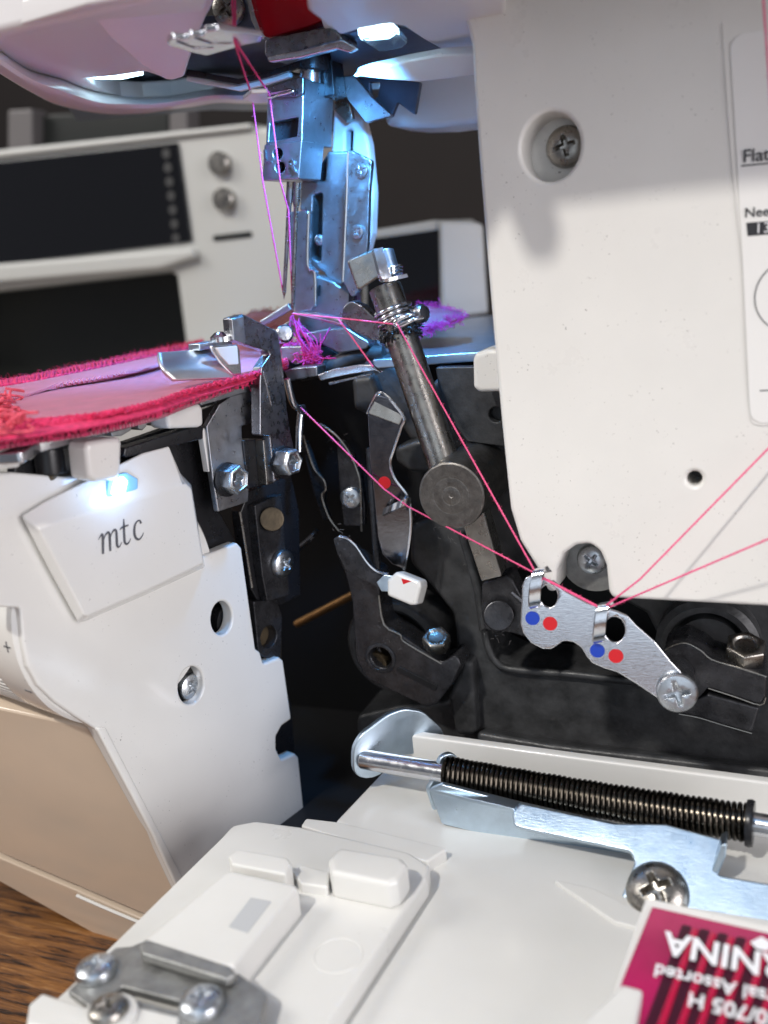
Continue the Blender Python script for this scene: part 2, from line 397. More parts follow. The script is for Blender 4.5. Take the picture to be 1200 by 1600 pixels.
# ------------------------------------------------------------------ screw heads (made once, shared)
def raw(verts, faces):
    me = bpy.data.meshes.new('tmp'); me.from_pydata([tuple(v) for v in verts], [], faces)
    bm = bmesh.new(); bm.from_mesh(me); bmesh.ops.recalc_face_normals(bm, faces=bm.faces); bm.to_mesh(me); bm.free()
    o = bpy.data.objects.new('tmp', me); COL.objects.link(o); return o
def revolve(prof, seg=40):
    vs = []; fs = []
    for r, z in prof:
        for i in range(seg):
            a = i*math.tau/seg; vs.append((max(r, 1e-4)*math.cos(a), max(r, 1e-4)*math.sin(a), z))
    for k in range(len(prof)-1):
        for i in range(seg):
            j = (i+1) % seg; fs.append((k*seg+i, k*seg+j, (k+1)*seg+j, (k+1)*seg+i))
    fs.append(tuple(range(seg))); fs.append(tuple(range((len(prof)-1)*seg, len(prof)*seg))); return vs, fs
def cross(arm, wd, z0, z1, taper=0.62):
    outl = []
    a, c = arm, wd
    base = [(c, c), (a, c*0.8), (a, -c*0.8), (c, -c), (c*0.8, -a), (-c*0.8, -a), (-c, -c), (-a, -c*0.8), (-a, c*0.8), (-c, c), (-c*0.8, a), (c*0.8, a)]
    vs = [(x*taper, y*taper, z0) for x, y in base]+[(x, y, z1) for x, y in base]; n = len(base)
    fs = [tuple(range(n)), tuple(range(n, 2*n))]+[(i, (i+1) % n, n+(i+1) % n, n+i) for i in range(n)]
    return vs, fs
def screwmesh(kind):
    if kind == 'hex':
        vs = []; fs = []
        def ring(r, z): 
            for i in range(6): vs.append((r*math.cos(i*math.pi/3), r*math.sin(i*math.pi/3), z))
        for r, z in ((1.0, 0), (1.0, 0.66), (0.93, 0.76), (0.80, 0.80), (0.74, 0.80), (0.70, 0.74)): ring(r, z)
        for k in range(5):
            for i in range(6): fs.append((k*6+i, k*6+(i+1) % 6, k*6+6+(i+1) % 6, k*6+6+i))
        fs.append(tuple(range(6))); fs.append(tuple(range(30, 36)))
        body = raw(vs, fs); cut = raw(*cross(0.52, 0.16, 0.32, 0.95))
    elif kind == 'bolt':
        vs = []; fs = []
        def ring(r, z):
            for i in range(6): vs.append((r*math.cos(i*math.pi/3), r*math.sin(i*math.pi/3), z))
        for r, z in ((1.0, 0), (1.0, 0.72), (0.95, 0.80), (0.84, 0.84)): ring(r, z)
        for k in range(3):
            for i in range(6): fs.append((k*6+i, k*6+(i+1) % 6, k*6+6+(i+1) % 6, k*6+6+i))
        fs.append(tuple(range(6))); fs.append(tuple(range(18, 24)))
        body = raw(vs, fs); cut = raw(*revolve([(0, 0.70), (0.52, 0.70), (0.62, 0.80), (0.62, 1.0), (0, 1.0)]))
    else:
        pr = {'pan': [(0, 0), (0.96, 0), (1.0, 0.06), (0.99, 0.22), (0.90, 0.42), (0.70, 0.54), (0.4, 0.60), (0, 0.62)],
              'flat': [(0, 0), (0.98, 0), (1.0, 0.08), (0.98, 0.20), (0.90, 0.27), (0.6, 0.31), (0, 0.32)],
              'dome': [(0, 0), (0.97, 0), (1.0, 0.05), (0.95, 0.24), (0.80, 0.42), (0.55, 0.54), (0.28, 0.60), (0, 0.62)]}[kind]
        body = raw(*revolve(pr)); top = pr[-1][1]
        cut = raw(*cross(0.64, 0.17, top-0.42, top+0.2, 0.5)) if kind != 'flat' else raw(*cross(0.68, 0.16, 0.02, 0.5, 0.8))
    md = body.modifiers.new('b', 'BOOLEAN'); md.object = cut; md.operation = 'DIFFERENCE'; md.solver = 'EXACT'
    bv = body.modifiers.new('v', 'BEVEL'); bv.width = 0.025; bv.segments = 2; bv.limit_method = 'ANGLE'; bv.angle_limit = math.radians(40)
    dg = bpy.context.evaluated_depsgraph_get(); me = bpy.data.meshes.new_from_object(body.evaluated_get(dg))
    bpy.data.objects.remove(body); bpy.data.objects.remove(cut)
    me.shade_smooth(); me.set_sharp_from_angle(angle=math.radians(32)); me.name = kind+'_screw_head'
    return me
SCR = {k: screwmesh(k) for k in ('pan', 'flat', 'dome', 'hex', 'bolt')}
SCM = {}
def screw(c, axis, r, kind, parent, mat=None, spin=0.4, h=1.0, name='screw'):
    mat = mat or SCREWZ; key = (kind, mat.name)
    if key not in SCM:
        me = SCR[kind].copy(); me.materials.clear(); me.materials.append(mat); SCM[key] = me
    o = bpy.data.objects.new(name, SCM[key]); COL.objects.link(o)
    q = Vector(axis).to_track_quat('Z', 'Y').to_matrix() @ Matrix.Rotation(spin, 3, 'Z')
    o.matrix_basis = Matrix.Translation(Vector(c)*S) @ q.to_4x4() @ Matrix.Diagonal((r*S, r*S, r*S*h, 1))
    attach(o, parent); return o
FN = V(0, -1, 0)

# ------------------------------------------------------------------ the setting
tb = wbox('table_top', (0, 150, -139), (1600, 1100, 20), WOOD, None, n=V(0, 0, 1), b=3, r=10); tag(tb, 'dark oak table top with coarse grain', 'table', kind='structure')
wl = wbox('wall', (-200, 900, 200), (3200, 1400, 20), BACKD, None, n=FN, b=1, r=2); tag(wl, 'dark brown wall behind the machines', 'wall', kind='structure')

# ------------------------------------------------------------------ the overlock machine
MC = thing('overlock_machine', 'white overlock sewing machine opened to show its black looper mechanism and needle clamp', 'sewing machine', (0, 0, -129))

# --- right front cover
cover_px = [(722, -60), (723, 20), (736, 66), (740, 130), (748, 250), (760, 400), (772, 540), (782, 650), (789, 720), (797, 795), (812, 845), (842, 893), (856, 925),
            (868, 925), (870, 892), (880, 866), (900, 852), (922, 850), (938, 862), (947, 884), (951, 925), (957, 935), (1330, 955), (1330, -60)]
cov = plate('front_cover', cover_px, COVP, 13, WHITE, MC, r=2.0, b=1.1, holes=[(860, 229, 6.4, 7.2), (1085, 748, 1.6)])
cov['label'] = 'large white front cover plate with screw holes and a printed sticker'
CN = COVP[1]
def behind(px, py, d): return on(px, py, COVP)-CN*d
lathe('screw_boss', behind(860, 229, 14.5), CN, [(0, 0), (8.4, 0), (8.4, 5), (0, 5)], WHITE, cov)
screw(on(886, 230, (COVP[0]-CN*9.2, CN)), CN, 4.6, 'pan', cov, STEEL, 0.2)
lathe('screw_boss', behind(915, 890, 15.5), CN, [(0, 0), (8.6, 0), (8.6, 3.5), (0, 3.5)], GREYM, cov)
screw(on(926, 873, (COVP[0]-CN*11.8, CN)), CN, 3.7, 'pan', cov, SCREWZ, 0.9)
CF = (COVP[0]+CN*0.16, CN)
st = plate('sticker', [(1140, 66), (1158, 52), (1330, 30), (1330, 650), (1186, 662), (1172, 650), (1160, 400)], CF, 0.3, FILM, cov, r=2, b=0.08)
CF2 = (COVP[0]+CN*0.22, CN)
tr_ = on(1240, 246, CF2)-on(1160, 254, CF2)
text('printed_word', 'Flat', 3.55, on(1160, 254, CF2), tr_, V(0, 0, 1), INK, cov, bold=0.03)
text('printed_word', 'Need', 2.75, on(1163, 340, CF2), tr_, V(0, 0, 1), INK, cov, bold=0.02)
plate('printed_bar', [(1158, 258), (1330, 241), (1330, 243), (1158, 260.5)], CF2, 0.1, INK, cov, r=0, b=0.01)
plate('printed_box', [(1166, 348), (1330, 336), (1330, 356), (1168, 369)], CF2, 0.1, INK, cov, r=0, b=0.01)
CF3 = (COVP[0]+CN*0.32, CN)
text('printed_word', '13', 2.9, on(1179, 364.5, CF3), tr_, V(0, 0, 1), WHITEINK, cov, spacing=1.1)
plate('printed_bar', [(1187, 609.5), (1330, 603), (1330, 605), (1187, 611.5)], CF2, 0.1, GINK, cov, r=0, b=0.01)
cc = on(1240, 462, CF2); u_, v_ = basis(CN)
tube('printed_ring', [cc+(u_*math.cos(a*math.tau/40)+v_*math.sin(a*math.tau/40))*7.4 for a in range(40)], 0.12, GINK, cov, seg=6, k=0, closed=True)
# outline of the moulded sticker field
tube('sticker_edge', [on(x, y, CF) for x, y in ((1129, 36), (1136, 150), (1148, 300), (1160, 420), (1166, 560), (1172, 640), (1184, 664), (1250, 658), (1330, 650))], 0.07, INKL, cov, seg=6)
# moulded stop at the left edge of the cover
plate('cover_latch', [(738, 562), (742, 552), (760, 546), (800, 545), (800, 612), (748, 613), (739, 606)], PY(-3), 12, WHITE, MC, r=1.2, b=1.2)

# --- head above
HD = plate('head_underside', [(-52, 74), (0, 50), (140, 8), (255, -12), (330, -32), (480, -50), (560, 60), (495, 160), (385, 159), (340, 158), (300, 164), (225, 173), (165, 174), (95, 161), (50, 140), (0, 110), (-40, 86)],
           PD(113), 5, HEADW, MC, r=4, b=0.8,
           holes=[[(130, 123), (180, 119), (226, 112), (262, 124), (290, 112), (300, 85), (330, -18), (480, -36), (520, 90), (480, 141), (400, 143), (335, 141), (270, 151), (225, 154), (190, 152), (155, 140)]])
HD['label'] = 'rounded white underside of the sewing head with a lamp slot'
loft('rim', [[oz(x, y, z) for x, y in p] for p, z in (
    ([(-30, 66), (0, 85), (45, 113), (92, 126), (140, 144), (190, 153), (225, 155), (270, 152), (335, 142), (385, 144), (480, 142)], 112.6),
    ([(-34, 76), (0, 97), (48, 127), (94, 144), (155, 162), (210, 165), (235, 165), (280, 160), (336, 151), (385, 152), (486, 150)], 109.5),
    ([(-40, 86), (0, 111), (50, 141), (95, 162), (165, 175), (225, 174), (260, 169), (300, 164), (340, 158), (385, 159), (495, 160)], 113.5))], HEADW, HD, t=1.2)
plate('lamp_recess', [(60, 90), (300, 40), (560, 20), (760, 60), (760, 170), (480, 175), (330, 172), (120, 190)], PD(119), 2, NAVY, MC, r=2, b=0.3)
for nm, X0, X1, Z0, Z1, Y, t, m in (('head_front', -92, 190, 112.4, 190, -52, 6, HEADW),):
    plate(nm, [(X0, Y, Z0), (X1, Y, Z0), (X1, Y, Z1), (X0, Y, Z1)], PY(Y), t, m, MC, r=6, b=2.0, world=True)
wbox('shadow_hood', (90, -53.5, 132), (200, 40, 8), HEADW, MC, b=1.5, r=3)  # unseen overhang, added to cast the upper shadow on the front cover
plate('lever', [(8, -64, 107), (14, -64, 107), (15, -64, 114), (10, -64, 124), (8, -64, 150), (-2, -64, 150), (2, -64, 122)], PY(-64), 7, HEADW, MC, r=3, b=1, world=True)  # unseen arm, added and shaped to cast the finger shadow on the cover
wbox('head_top', (20, 10, 186), (330, 110, 8), HEADW, MC, n=V(0, 0, 1), b=2, r=8)
# rear edge of the ledge inside the slot
plate('lamp_ledge', [(292, 108), (372, 123), (415, 112), (470, 95), (470, 104), (418, 121), (372, 132), (290, 118)], PY(20), 2, BLKPL, MC, r=0.4, b=0.2)
plate('lamp_ledge', [(292, 119), (372, 134), (412, 124), (452, 112), (452, 120), (412, 132), (372, 142), (290, 126)], PY(23), 2, HEADW, MC, r=0.4, b=0.2)
# needle face cover
fp = (oy(262, 126, -14), V(0.12, -0.24, -1).normalized())
plate('face_cover', [(150, 2), (137, 22), (165, 55), (215, 100), (258, 126), (270, 127), (289, 121), (301, 82), (322, 30), (345, -12)], fp, 4, HEADW, MC, r=1.5, b=1.0)
# led behind the face cover
def led(px, Z, name, scale=1.0, aim=(0, 0, -1)):
    o = plate(name, px, PD(Z), 1.5, LEDM, MC, r=0.5, b=0.2)
    c = sum((on(x, y, PD(Z)) for x, y in px), V(0, 0, 0))/len(px)
    l = bpy.data.lights.new('lamp_light', 'SPOT'); l.energy = 1.15*scale; l.color = (0.10, 0.43, 1.0); l.shadow_soft_size = 0.004; l.spot_size = math.radians(106); l.spot_blend = 0.8
    lo = bpy.data.objects.new('lamp_light', l); COL.objects.link(lo); lo.location = (c-V(0, 0, 2)+Vector(aim)*4)*S; lo.rotation_euler = Vector(aim).to_track_quat('-Z', 'Y').to_euler()
    return o
led([(140, 121), (222, 112.5), (224, 117), (190, 124), (150, 124)], 114.5, 'lamp', 0.06, (0.35, -0.3, -0.9))
# right lamp and its housing
plate('head_underside', [(478, -30), (482, 18), (531, 56), (562, 46), (606, 38), (630, 42), (660, 62), (700, 84), (745, 86), (790, 40), (790, -24)], PD(107), 4, HEADW, MC, r=1.5, b=0.9)
plate('lamp_housing', [(512, 60), (560, 48), (606, 40), (640, 46), (700, 84), (745, 84), (745, 112), (560, 128), (520, 110)], PD(111.5), 2, NAVY, MC, r=0.5, b=0.2)
led([(560, 56), (583, 40), (606, 38), (618, 50), (608, 57), (575, 60)], 108.2, 'lamp', 1.0, (-0.55, 0.50, -0.67))
plate('lamp_lens', [(560, 60), (576, 62), (610, 58), (619, 50), (636, 68), (628, 75), (600, 80), (592, 80)], PD(107.6), 1.5, M_('clear_lens', (0.75, 0.88, 0.95), 0.08, trans=0.9), MC, r=0.4, b=0.2)
plate('head_rail', [(549, 119), (575, 110), (640, 95), (692, 86), (745, 84), (745, 118), (655, 129), (600, 125)], tilt((650, 108), 6, 0, -1.0), 3, HEADW, MC, r=0.8, b=0.5)
plate('rail_edge', [(551, 117), (640, 93), (690, 82), (692, 87), (640, 99), (556, 121)], tilt((640, 95), 4.5, 0, -0.4), 2, HEADW, MC, r=0.4, b=0.3)
plate('rear_housing', [(600, 190), (606, 197), (640, 200), (690, 199), (760, 190), (760, 96), (640, 120), (600, 150)], PY(55), 20, HEADW, MC, r=3, b=2.0)
# thread guide comb above the needle
cb = plate('thread_guide', [(262, 66), (270, 60), (292, 62), (297, 55), (318, 57), (322, 50), (340, 47), (411, 57), (408, 65), (387, 69), (323, 87), (300, 82), (263, 71)], PD(104), 1.2, SATIN, MC, r=0.5, b=0.2,
      holes=[[(277, 62), (300, 72), (333, 73), (333, 76), (304, 76), (276, 66)], [(306, 57), (330, 66), (362, 66), (362, 69), (330, 69), (304, 60)]])
cb['label'] = 'flat comb-shaped thread guide with two slots'
gb = plate('guide_bracket', [(338, -40), (337, 0), (344, 48), (410, 58), (398, 30), (380, -10), (378, -40)], tilt((370, 20), -4, 0.2, -0.1), 1.5, NAVY, MC, r=0.6, b=0.3)
screw(oy(358, 14, -6), V(0.2, -1, -0.1), 4.0, 'pan', gb, STEEL, 0.5)
plate('guide_bracket_edge', [(380, -20), (387, -20), (398, 24), (406, 47), (414, 57), (410, 61), (402, 54), (391, 30)], PY(-5), 3, SATIN, MC, r=0.5, b=0.3)
rd = plate('red_marker_plate', [(386, -30), (397, 20), (405, 46), (416, 60), (484, 40), (531, 20), (500, -30)], PY(2), 5, REDG, MC, r=0.6, b=0.4); rd['label'] = 'glossy red plastic piece under the head'
plate('bar_bracket', [(413, 61), (490, 46), (512, 42), (533, 55), (534, 62), (470, 78), (420, 92), (413, 86)], PY(0), 10, DKSTEEL, MC, r=1.0, b=0.5)
plate('bar_bracket', [(416, 88), (470, 78), (534, 62), (560, 75), (545, 82), (525, 76), (470, 90), (420, 97)], PY(-1.5), 2, SATIN, MC, r=0.8, b=0.4)
nb = rod('needle_bar_sleeve', oy(484, 60, 26), oy(484, 112, 26), 5.4, BLACKM, MC)
rod('needle_bar', oy(483, 60, 26), oy(486, 150, 26), 2.9, SATIN, MC)
wbox('bar_guide_block', oy(513, 112, 32), (6, 14, 8), BLKPL, MC, b=0.4)

# --- needle clamp with its two needles
NC = plate('needle_clamp', [(418, 138), (475, 121), (472, 224), (415, 229)], PY(15), 19, CASTZ, MC, r=0.3, b=0.35, holes=[[(422, 191), (466, 183), (464, 213), (420, 222)]])
NC['label'] = 'square metal needle clamp block marked L and R'
plate('clamp_foot', [(412.5, 226), (472, 219), (467, 279), (409.5, 283)], PY(14.2), 14, CASTZ, NC, r=0.4, b=0.35, holes=[(434, 240, 1.45), (437.5, 261, 1.45)])
plate('clamp_inside', [(420, 180), (467, 180), (466, 218), (419, 225)], PY(18.5), 1, BLKPL, NC, r=0.2, b=0.1)
for x, y in ((434.5, 240), (438, 261)): lathe('set_screw', oy(x, y, 18), FN, [(0, 0), (1.4, 0), (1.4, 2.0), (0.9, 2.0), (0.6, 1.0), (0, 1.0)], BLKPL, NC, 20)
tx = oy(470, 270, 14)-oy(410, 274, 14)
text('raised_letter', 'L', 4.8, oy(412.5, 255, 14.1), tx, V(0, 0, 1), BRUSH, NC, extr=0.5, bold=0.06)
text('raised_letter', 'R', 5.0, oy(448.5, 271, 14.1), tx, V(0, 0, 1), BRUSH, NC, extr=0.5, bold=0.06)
plate('clamp_bracket', [(417, 136), (474, 119), (473, 148), (460, 151), (430, 151), (418, 152)], PY(13), 1.6, DKSTEEL, NC, r=0.6, b=0.25)
for pts in (((386, 155), (393, 150), (405, 146), (408, 149), (400, 153), (394, 152)), ((410, 150), (418, 147), (440, 143), (455, 141), (456, 143), (435, 148), (425, 152), (414, 152), (410, 150))):
    tube('wire_guide', [oy(x, y, 12-0.5*i) for i, (x, y) in enumerate(pts)], 0.42, CHROME, NC)
plate('wire_plate', [(380, 156), (392, 146), (418, 145), (418, 160), (395, 161)], PD(96.5), 0.9, HEADW, NC, r=0.5, b=0.2)
for xa, ya, xb, yb, nm in ((454, 284, 443.5, 468, 'needle'), (464, 284, 457, 492, 'needle')):
    a = oy(xa, ya, 17.5); b = oy(xb, yb, 18.5); d = b-a
    tube(nm, [a, a+d*0.14, a+d*0.19, a+d*0.5, a+d*0.93, b], [1.05, 1.05, 0.66, 0.60, 0.54, 0.05], STEEL, NC, seg=14, k=0)

# --- presser foot
PF = plate('presser_foot', [(470, 283), (508, 283), (511, 237), (544, 236), (541, 330), (537, 440), (526, 456), (506, 426), (482, 416), (481, 330), (468, 330)], PY(31), 6, CASTZ, MC, r=0.8, b=0.5,
           holes=[[(489, 305), (504, 300), (501, 410), (485, 402)]])
PF['label'] = 'slotted metal presser foot shank lit blue by the lamp'
plate('foot_channel', [(480, 290), (512, 240), (512, 420), (478, 415)], PY(36), 2, BLKPL, PF, r=0.4, b=0.2)
plate('foot_tongue', [(452, 331), (482, 329), (480, 414), (492, 425), (492, 478), (485, 486), (460, 488), (459, 425), (451, 404)], PY(26), 3, CASTZ, PF, r=0.8, b=0.4)
sp_ = plate('foot_side_plate', [(543, 232), (581, 251), (577, 300), (574, 386), (562, 452), (550, 466), (536, 440)], PY(25), 2, BRUSH, PF, r=1.0, b=0.3)
screw(oy(566, 266, 24.9), FN, 1.95, 'flat', PF, SCREWZ, 0.3, 1.6); screw(oy(559, 362, 24.9), FN, 1.95, 'flat', PF, SCREWZ, 0.8, 1.6)
screw(oy(500, 375, 32), FN, 1.6, 'pan', PF, SCREWZ, 0.2)
plate('foot_toe', [(491, 428), (520, 440), (546, 458), (546, 512), (512, 526), (470, 521), (463, 487), (490, 483)], PY(28), 9, CASTZ, PF, r=1.2, b=0.7)
plate('foot_sole', [(468, 523), (500, 516), (540, 512), (578, 536), (572, 545), (530, 552), (503, 538)], PY(21), 5, CASTZ, PF, r=0.8, b=0.4)
plate('foot_sole', [(545, 508), (575, 513), (600, 545), (575, 552), (560, 530)], PY(30), 8, CASTZ, PF, r=0.8, b=0.4)
plate('ankle_gap', [(545, 452), (554, 462), (553, 500), (543, 502)], PY(26.5), 2, BLKPL, PF, r=0.3, b=0.2)
plate('toe_groove', [(497, 446), (500.5, 445), (500, 463), (496.5, 463)], PY(27.7), 0.6, BLKPL, PF, r=0.2, b=0.1)
tube('shank_highlight', [oy(544, 238, 24.5), oy(541, 330, 24.5), oy(536, 440, 24.5)], 0.45, CHROME, PF, seg=8)  # chrome tube stands in for the bright highlight along the shank
tube('tongue_edge', [oy(483, 330, 25.5), oy(481, 414, 25.5), oy(492, 426, 25.5), oy(493, 478, 25.5)], 0.3, CHROME, PF, seg=8, k=3)
plate('toe_prong', [(441, 508), (455, 499), (474, 513), (472, 530), (452, 524)], PY(23), 2.5, DKSTEEL, PF, r=0.5, b=0.3)
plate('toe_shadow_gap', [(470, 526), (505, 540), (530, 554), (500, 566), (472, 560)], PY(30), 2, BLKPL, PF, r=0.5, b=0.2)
ds = plate('rear_plate', [(522, 150), (548, 158), (566, 185), (576, 225), (583, 300), (581, 365), (572, 400), (520, 420), (516, 260)], PY(46), 5, HEADW, MC, r=2, b=1, holes=[[(540, 202), (551, 202), (549, 240), (539, 240)]])
plate('slot_back', [(535, 195), (556, 195), (556, 245), (535, 245)], PY(52), 1, BLKPL, MC, r=0.2, b=0.1)
plate('lifter_bracket', [(520, 121), (553, 117), (580, 150), (613, 181), (572, 192), (546, 160)], PY(36), 2, BRUSH, MC, r=0.6, b=0.3)
plate('lifter_bracket', [(556, 121), (657, 128), (648, 180), (621, 160), (612, 182), (604, 184), (580, 152)], PY(41), 2, NAVY, MC, r=0.6, b=0.3, holes=[[(577, 128), (594, 128), (590, 152), (580, 154)]])
plate('lifter_bracket', [(522, 130), (546, 162), (551, 185), (541, 192), (522, 172)], PY(42), 2, STEEL, MC, r=0.6, b=0.3)
plate('bracket_peg', [(578, 130), (593, 127), (592, 139), (580, 140)], PY(44), 2, GLOSSW, MC, r=0.6, b=0.3)

# --- needle plate, knives and cloth plate edge
NP = plate('needle_plate', [(582, 562), (600, 545), (660, 520), (730, 497), (900, 478), (980, 530), (800, 546)], PZ(31), 2.6, M_('needle_plate_steel', (0.60, 0.64, 0.70), 0.36, metal=0.9, var=0.08, vscale=150, rvar=0.06, bump=0.1, bscale=500), MC, r=1, b=0.4)
NP['label'] = 'polished needle plate beside the presser foot'
cl = plate('cloth_plate', [(34, 706), (60, 690), (250, 640), (380, 605), (402, 598), (406, 590), (330, 560), (-60, 640), (-60, 712), (0, 708)], PZ(28.4), 2.4, SATIN, MC, r=1.2, b=0.4)
cl['label'] = 'thin polished cloth plate under the fabric'
def wedge(px, o, t=4, m=SATIN, nm='plate_lip'): return plate(nm, px, PW(o), t, m, MC, r=0.4, b=0.25)
for x0, x1 in ((38, 60), (66, 165), (172, 208), (214, 232), (238, 258)):
    y0 = 703-(x0-38)*0.268; y1 = 703-(x1-38)*0.268
    wedge([(x0, y0+2), (x1, y1+2), (x1-3, y1+15), (x0+(x1-x0)*0.5, (y0+y1)/2+19), (x0+3, y0+15)], -1.5+0.1*(x0 % 7), 4, GREYM)
plate('plate_edge', [(312, 622), (396, 600), (398, 610), (314, 634)], PW(3), 3, BRUSH, MC, r=0.6, b=0.3)
KH = plate('knife_holder', [(323, 666), (343, 632), (360, 620), (405, 592), (402, 659), (378, 666), (379, 700), (383, 722), (389, 762), (388, 784), (341, 800), (332, 744)], PW(2.5), 1.8, BRUSH, MC, r=0.5, b=0.25)
KH['label'] = 'brushed steel lower knife holder plate'
screw(on(356, 748, PW(2.5)), WN, 3.9, 'hex', KH, SCREWZ, 0.3, 1.45)
lathe('washer', on(353, 749, PW(2.4)), WN, [(0, 0), (4.5, 0), (4.5, 0.8), (0, 0.8)], BLKPL, KH)
UK = plate('upper_knife', [(361, 497), (379, 491), (385, 493), (433, 517), (437, 531), (443, 577), (449, 640), (455, 679), (459, 695), (461, 733), (438, 750), (428, 754), (421, 682), (406, 680), (406, 596), (408, 574), (422, 554), (419, 549), (384, 538), (364, 531)], PW(8), 3.2, DKSTEEL, MC, r=0.5, b=0.4)
UK['label'] = 'angled dark steel moving knife arm'
plate('knife_bevel', [(411, 580), (418, 584), (426, 632), (424, 634)], PW(8.25), 0.6, SATIN, UK, r=0.2, b=0.1)
plate('knife_side', [(362, 498), (381, 494), (384, 538), (365, 531)], (on(372, 515, PW(8.3)), WN), 1.2, BRUSH, UK, r=0.3, b=0.2)
plate('knife_block', [(379, 688), (414, 686), (420, 690), (428, 756), (388, 764)], PW(3), 6, BLKPL, MC, r=0.4, b=0.3)
plate('knife_block_edge', [(411, 688), (420, 686), (428, 755), (417, 758)], PW(6), 3, STEEL, MC, r=0.3, b=0.2)
lathe('washer', on(440, 722, PW(7.6)), WN, [(0, 0), (4.4, 0), (4.4, 1.4), (0, 1.4)], BLKPL, UK)
screw(on(441, 721, PW(8.8)), WN, 3.7, 'hex', UK, SCREWZ, 0.0, 1.5)
lathe('knife_stud', on(443, 523, PW(2)), V(0.6, -0.8, 0.2), [(0, 0), (2.4, 0), (2.4, 2.4), (1.9, 3.0), (0, 3.1)], DKSTEEL, UK)
plate('feed_block', [(438, 542), (470, 541), (474, 566), (462, 570), (441, 560)], PY(16), 5, BRUSH, MC, r=0.4, b=0.4)
plate('feed_block', [(443, 580), (452, 596), (496, 588), (495, 572), (460, 575)], PY(10), 6, BRUSH, MC, r=0.4, b=0.4)
plate('stitch_finger', [(405, 502), (450, 474), (455, 484), (412, 508)], PY(26), 2, ZINC, MC, r=0.3, b=0.3)
# lower looper blade under the plate
plate('lower_looper_blade', [(496, 586), (520, 577), (560, 570), (580, 570), (597, 584), (585, 579), (540, 586), (500, 595)], PY(6), 1.6, SATIN, MC, r=0.4, b=0.25)
plate('lower_looper_blade', [(512, 598), (582, 583), (580, 586), (515, 602)], PY(6.5), 1.0, DKSTEEL, MC, r=0.2, b=0.15)
# chrome scoop in front of the knife
SC = loft('chip_guide', [[on(x, y, PW(o)) for x, y, o in r_] for r_ in (
    [(246, 553, 1), (290, 550, 1), (333, 546, 1)], [(248, 566, 4.5), (295, 562, 4.5), (342, 559, 4.5)], [(255, 580, 7), (303, 577, 7), (354, 574, 7)], [(270, 595, 8), (322, 593, 8), (378, 591, 8)])], M_('satin_chip_steel', (0.78, 0.77, 0.78), 0.40, metal=1.0, var=0.05, vscale=150), MC, t=0.8)
SC['label'] = 'curved chrome chip guide over the fabric edge'
plate('guide_end', [(330, 540), (371, 538), (375, 548), (378, 591), (364, 585), (346, 567), (334, 550)], PW(8.6), 0.9, SATIN, MC, r=0.4, b=0.2)
plate('guide_end', [(338, 543), (371, 540), (373, 569), (358, 570), (345, 556)], PW(9.0), 0.6, HEADW, MC, r=0.4, b=0.15)
plate('guide_foot', [(311, 537), (340, 532), (362, 530), (364, 540), (312, 548)], PW(4), 4, ZINC, MC, r=0.3, b=0.2)
lathe('guide_screw', on(348, 533, PW(5)), V(0, 0, 1), [(0, 0), (3, 0), (3, 1.2), (1.8, 2.2), (0, 2.4)], CHROME, MC, 24)

# --- upper looper
UL = rod('upper_looper_bar', oy(601, 448, 8), oy(601, 448, 8).lerp(oy(742, 868, -2), 0.83), 4.3, STEEL, MC, bev=0.3, seg=48); UL['label'] = 'oiled steel upper looper bar leaning to the right'
ba = (oy(742, 868, -2)-oy(601, 448, 8)).normalized()
def barpt(t): return oy(601, 448, 8).lerp(oy(742, 868, -2), t)
plate('bar_tang', [(716, 800), (752, 786), (784, 901), (752, 909)], tilt((755, 860), -5.5, 0.05, 0.0), 7, STEEL, UL, r=0.5, b=0.4)
cp = tilt((575, 425), 1, 0.35, 0.0)
plate('bar_cap', [(542, 409), (548, 404), (588, 387), (592, 391), (601, 424), (598, 430), (564, 452), (557, 452)], cp, 7, STEEL, UL, r=0.8, b=0.6)
strip('cap_clip', [oy(590, 389, -1), oy(596, 412, -2.2), oy(601, 430, -2.6), oy(608, 436, -2), oy(629, 432, 0)], V(0.6, 0.7, 0.1), 3.2, 0.9, SATIN, UL)
rod('cap_pin', oy(601, 392, 4), oy(612, 432, 3), 2.3, ZINC, UL)
for k in range(3):
    c = barpt(0.012+0.0*k)+ba*(-2.5+k*1.0); u, v = basis(ba)
    tube('pin_coil', [oy(611, 422+5*k, 3)+(u*math.cos(a*math.tau/16)+v*math.sin(a*math.tau/16))*2.9 for a in range(16)], 0.38, CHROME, UL, k=0, closed=True, seg=8)
pts = []
u, v = basis(ba)
for i in range(16*3+6):
    a = i*math.tau/16; pts.append(barpt(0.078)+ba*(i*0.085)+(u*math.cos(a)+v*math.sin(a))*4.85)
tube('wire_coil', pts, 0.55, CHROME, UL, k=0, seg=10)
tube('thread_eyelet', [oy(x, y, Y) for x, y, Y in ((655, 490, 2), (640, 492, -0.5), (622, 500, -1.5), (617, 506, -1.5), (624, 509, -1.5), (645, 500, -1), (660, 496, 1))], 0.62, CHROME, UL)
lathe('eyelet_stud', oy(651, 492, 3), V(0.9, -0.4, 0.2), [(0, 0), (2.2, 0), (2.4, 1), (2.4, 2.2), (1.8, 3), (0, 3.2)], DKSTEEL, UL)
plate('looper_blade', [(533, 502), (535, 482), (543, 472), (552, 471), (566, 478), (597, 508), (624, 530), (612, 536), (580, 531), (553, 518)], PY(9), 4, DKSTEEL, UL, r=0.5, b=0.4)
tube('looper_finger', [oy(458, 489, 12), oy(490, 493, 12), oy(520, 499, 11.5), oy(540, 505, 11)], [0.25, 0.9, 1.3, 1.5], SATIN, UL, seg=10)
vs = []; fs = []                               # grease and lint collar under the coil
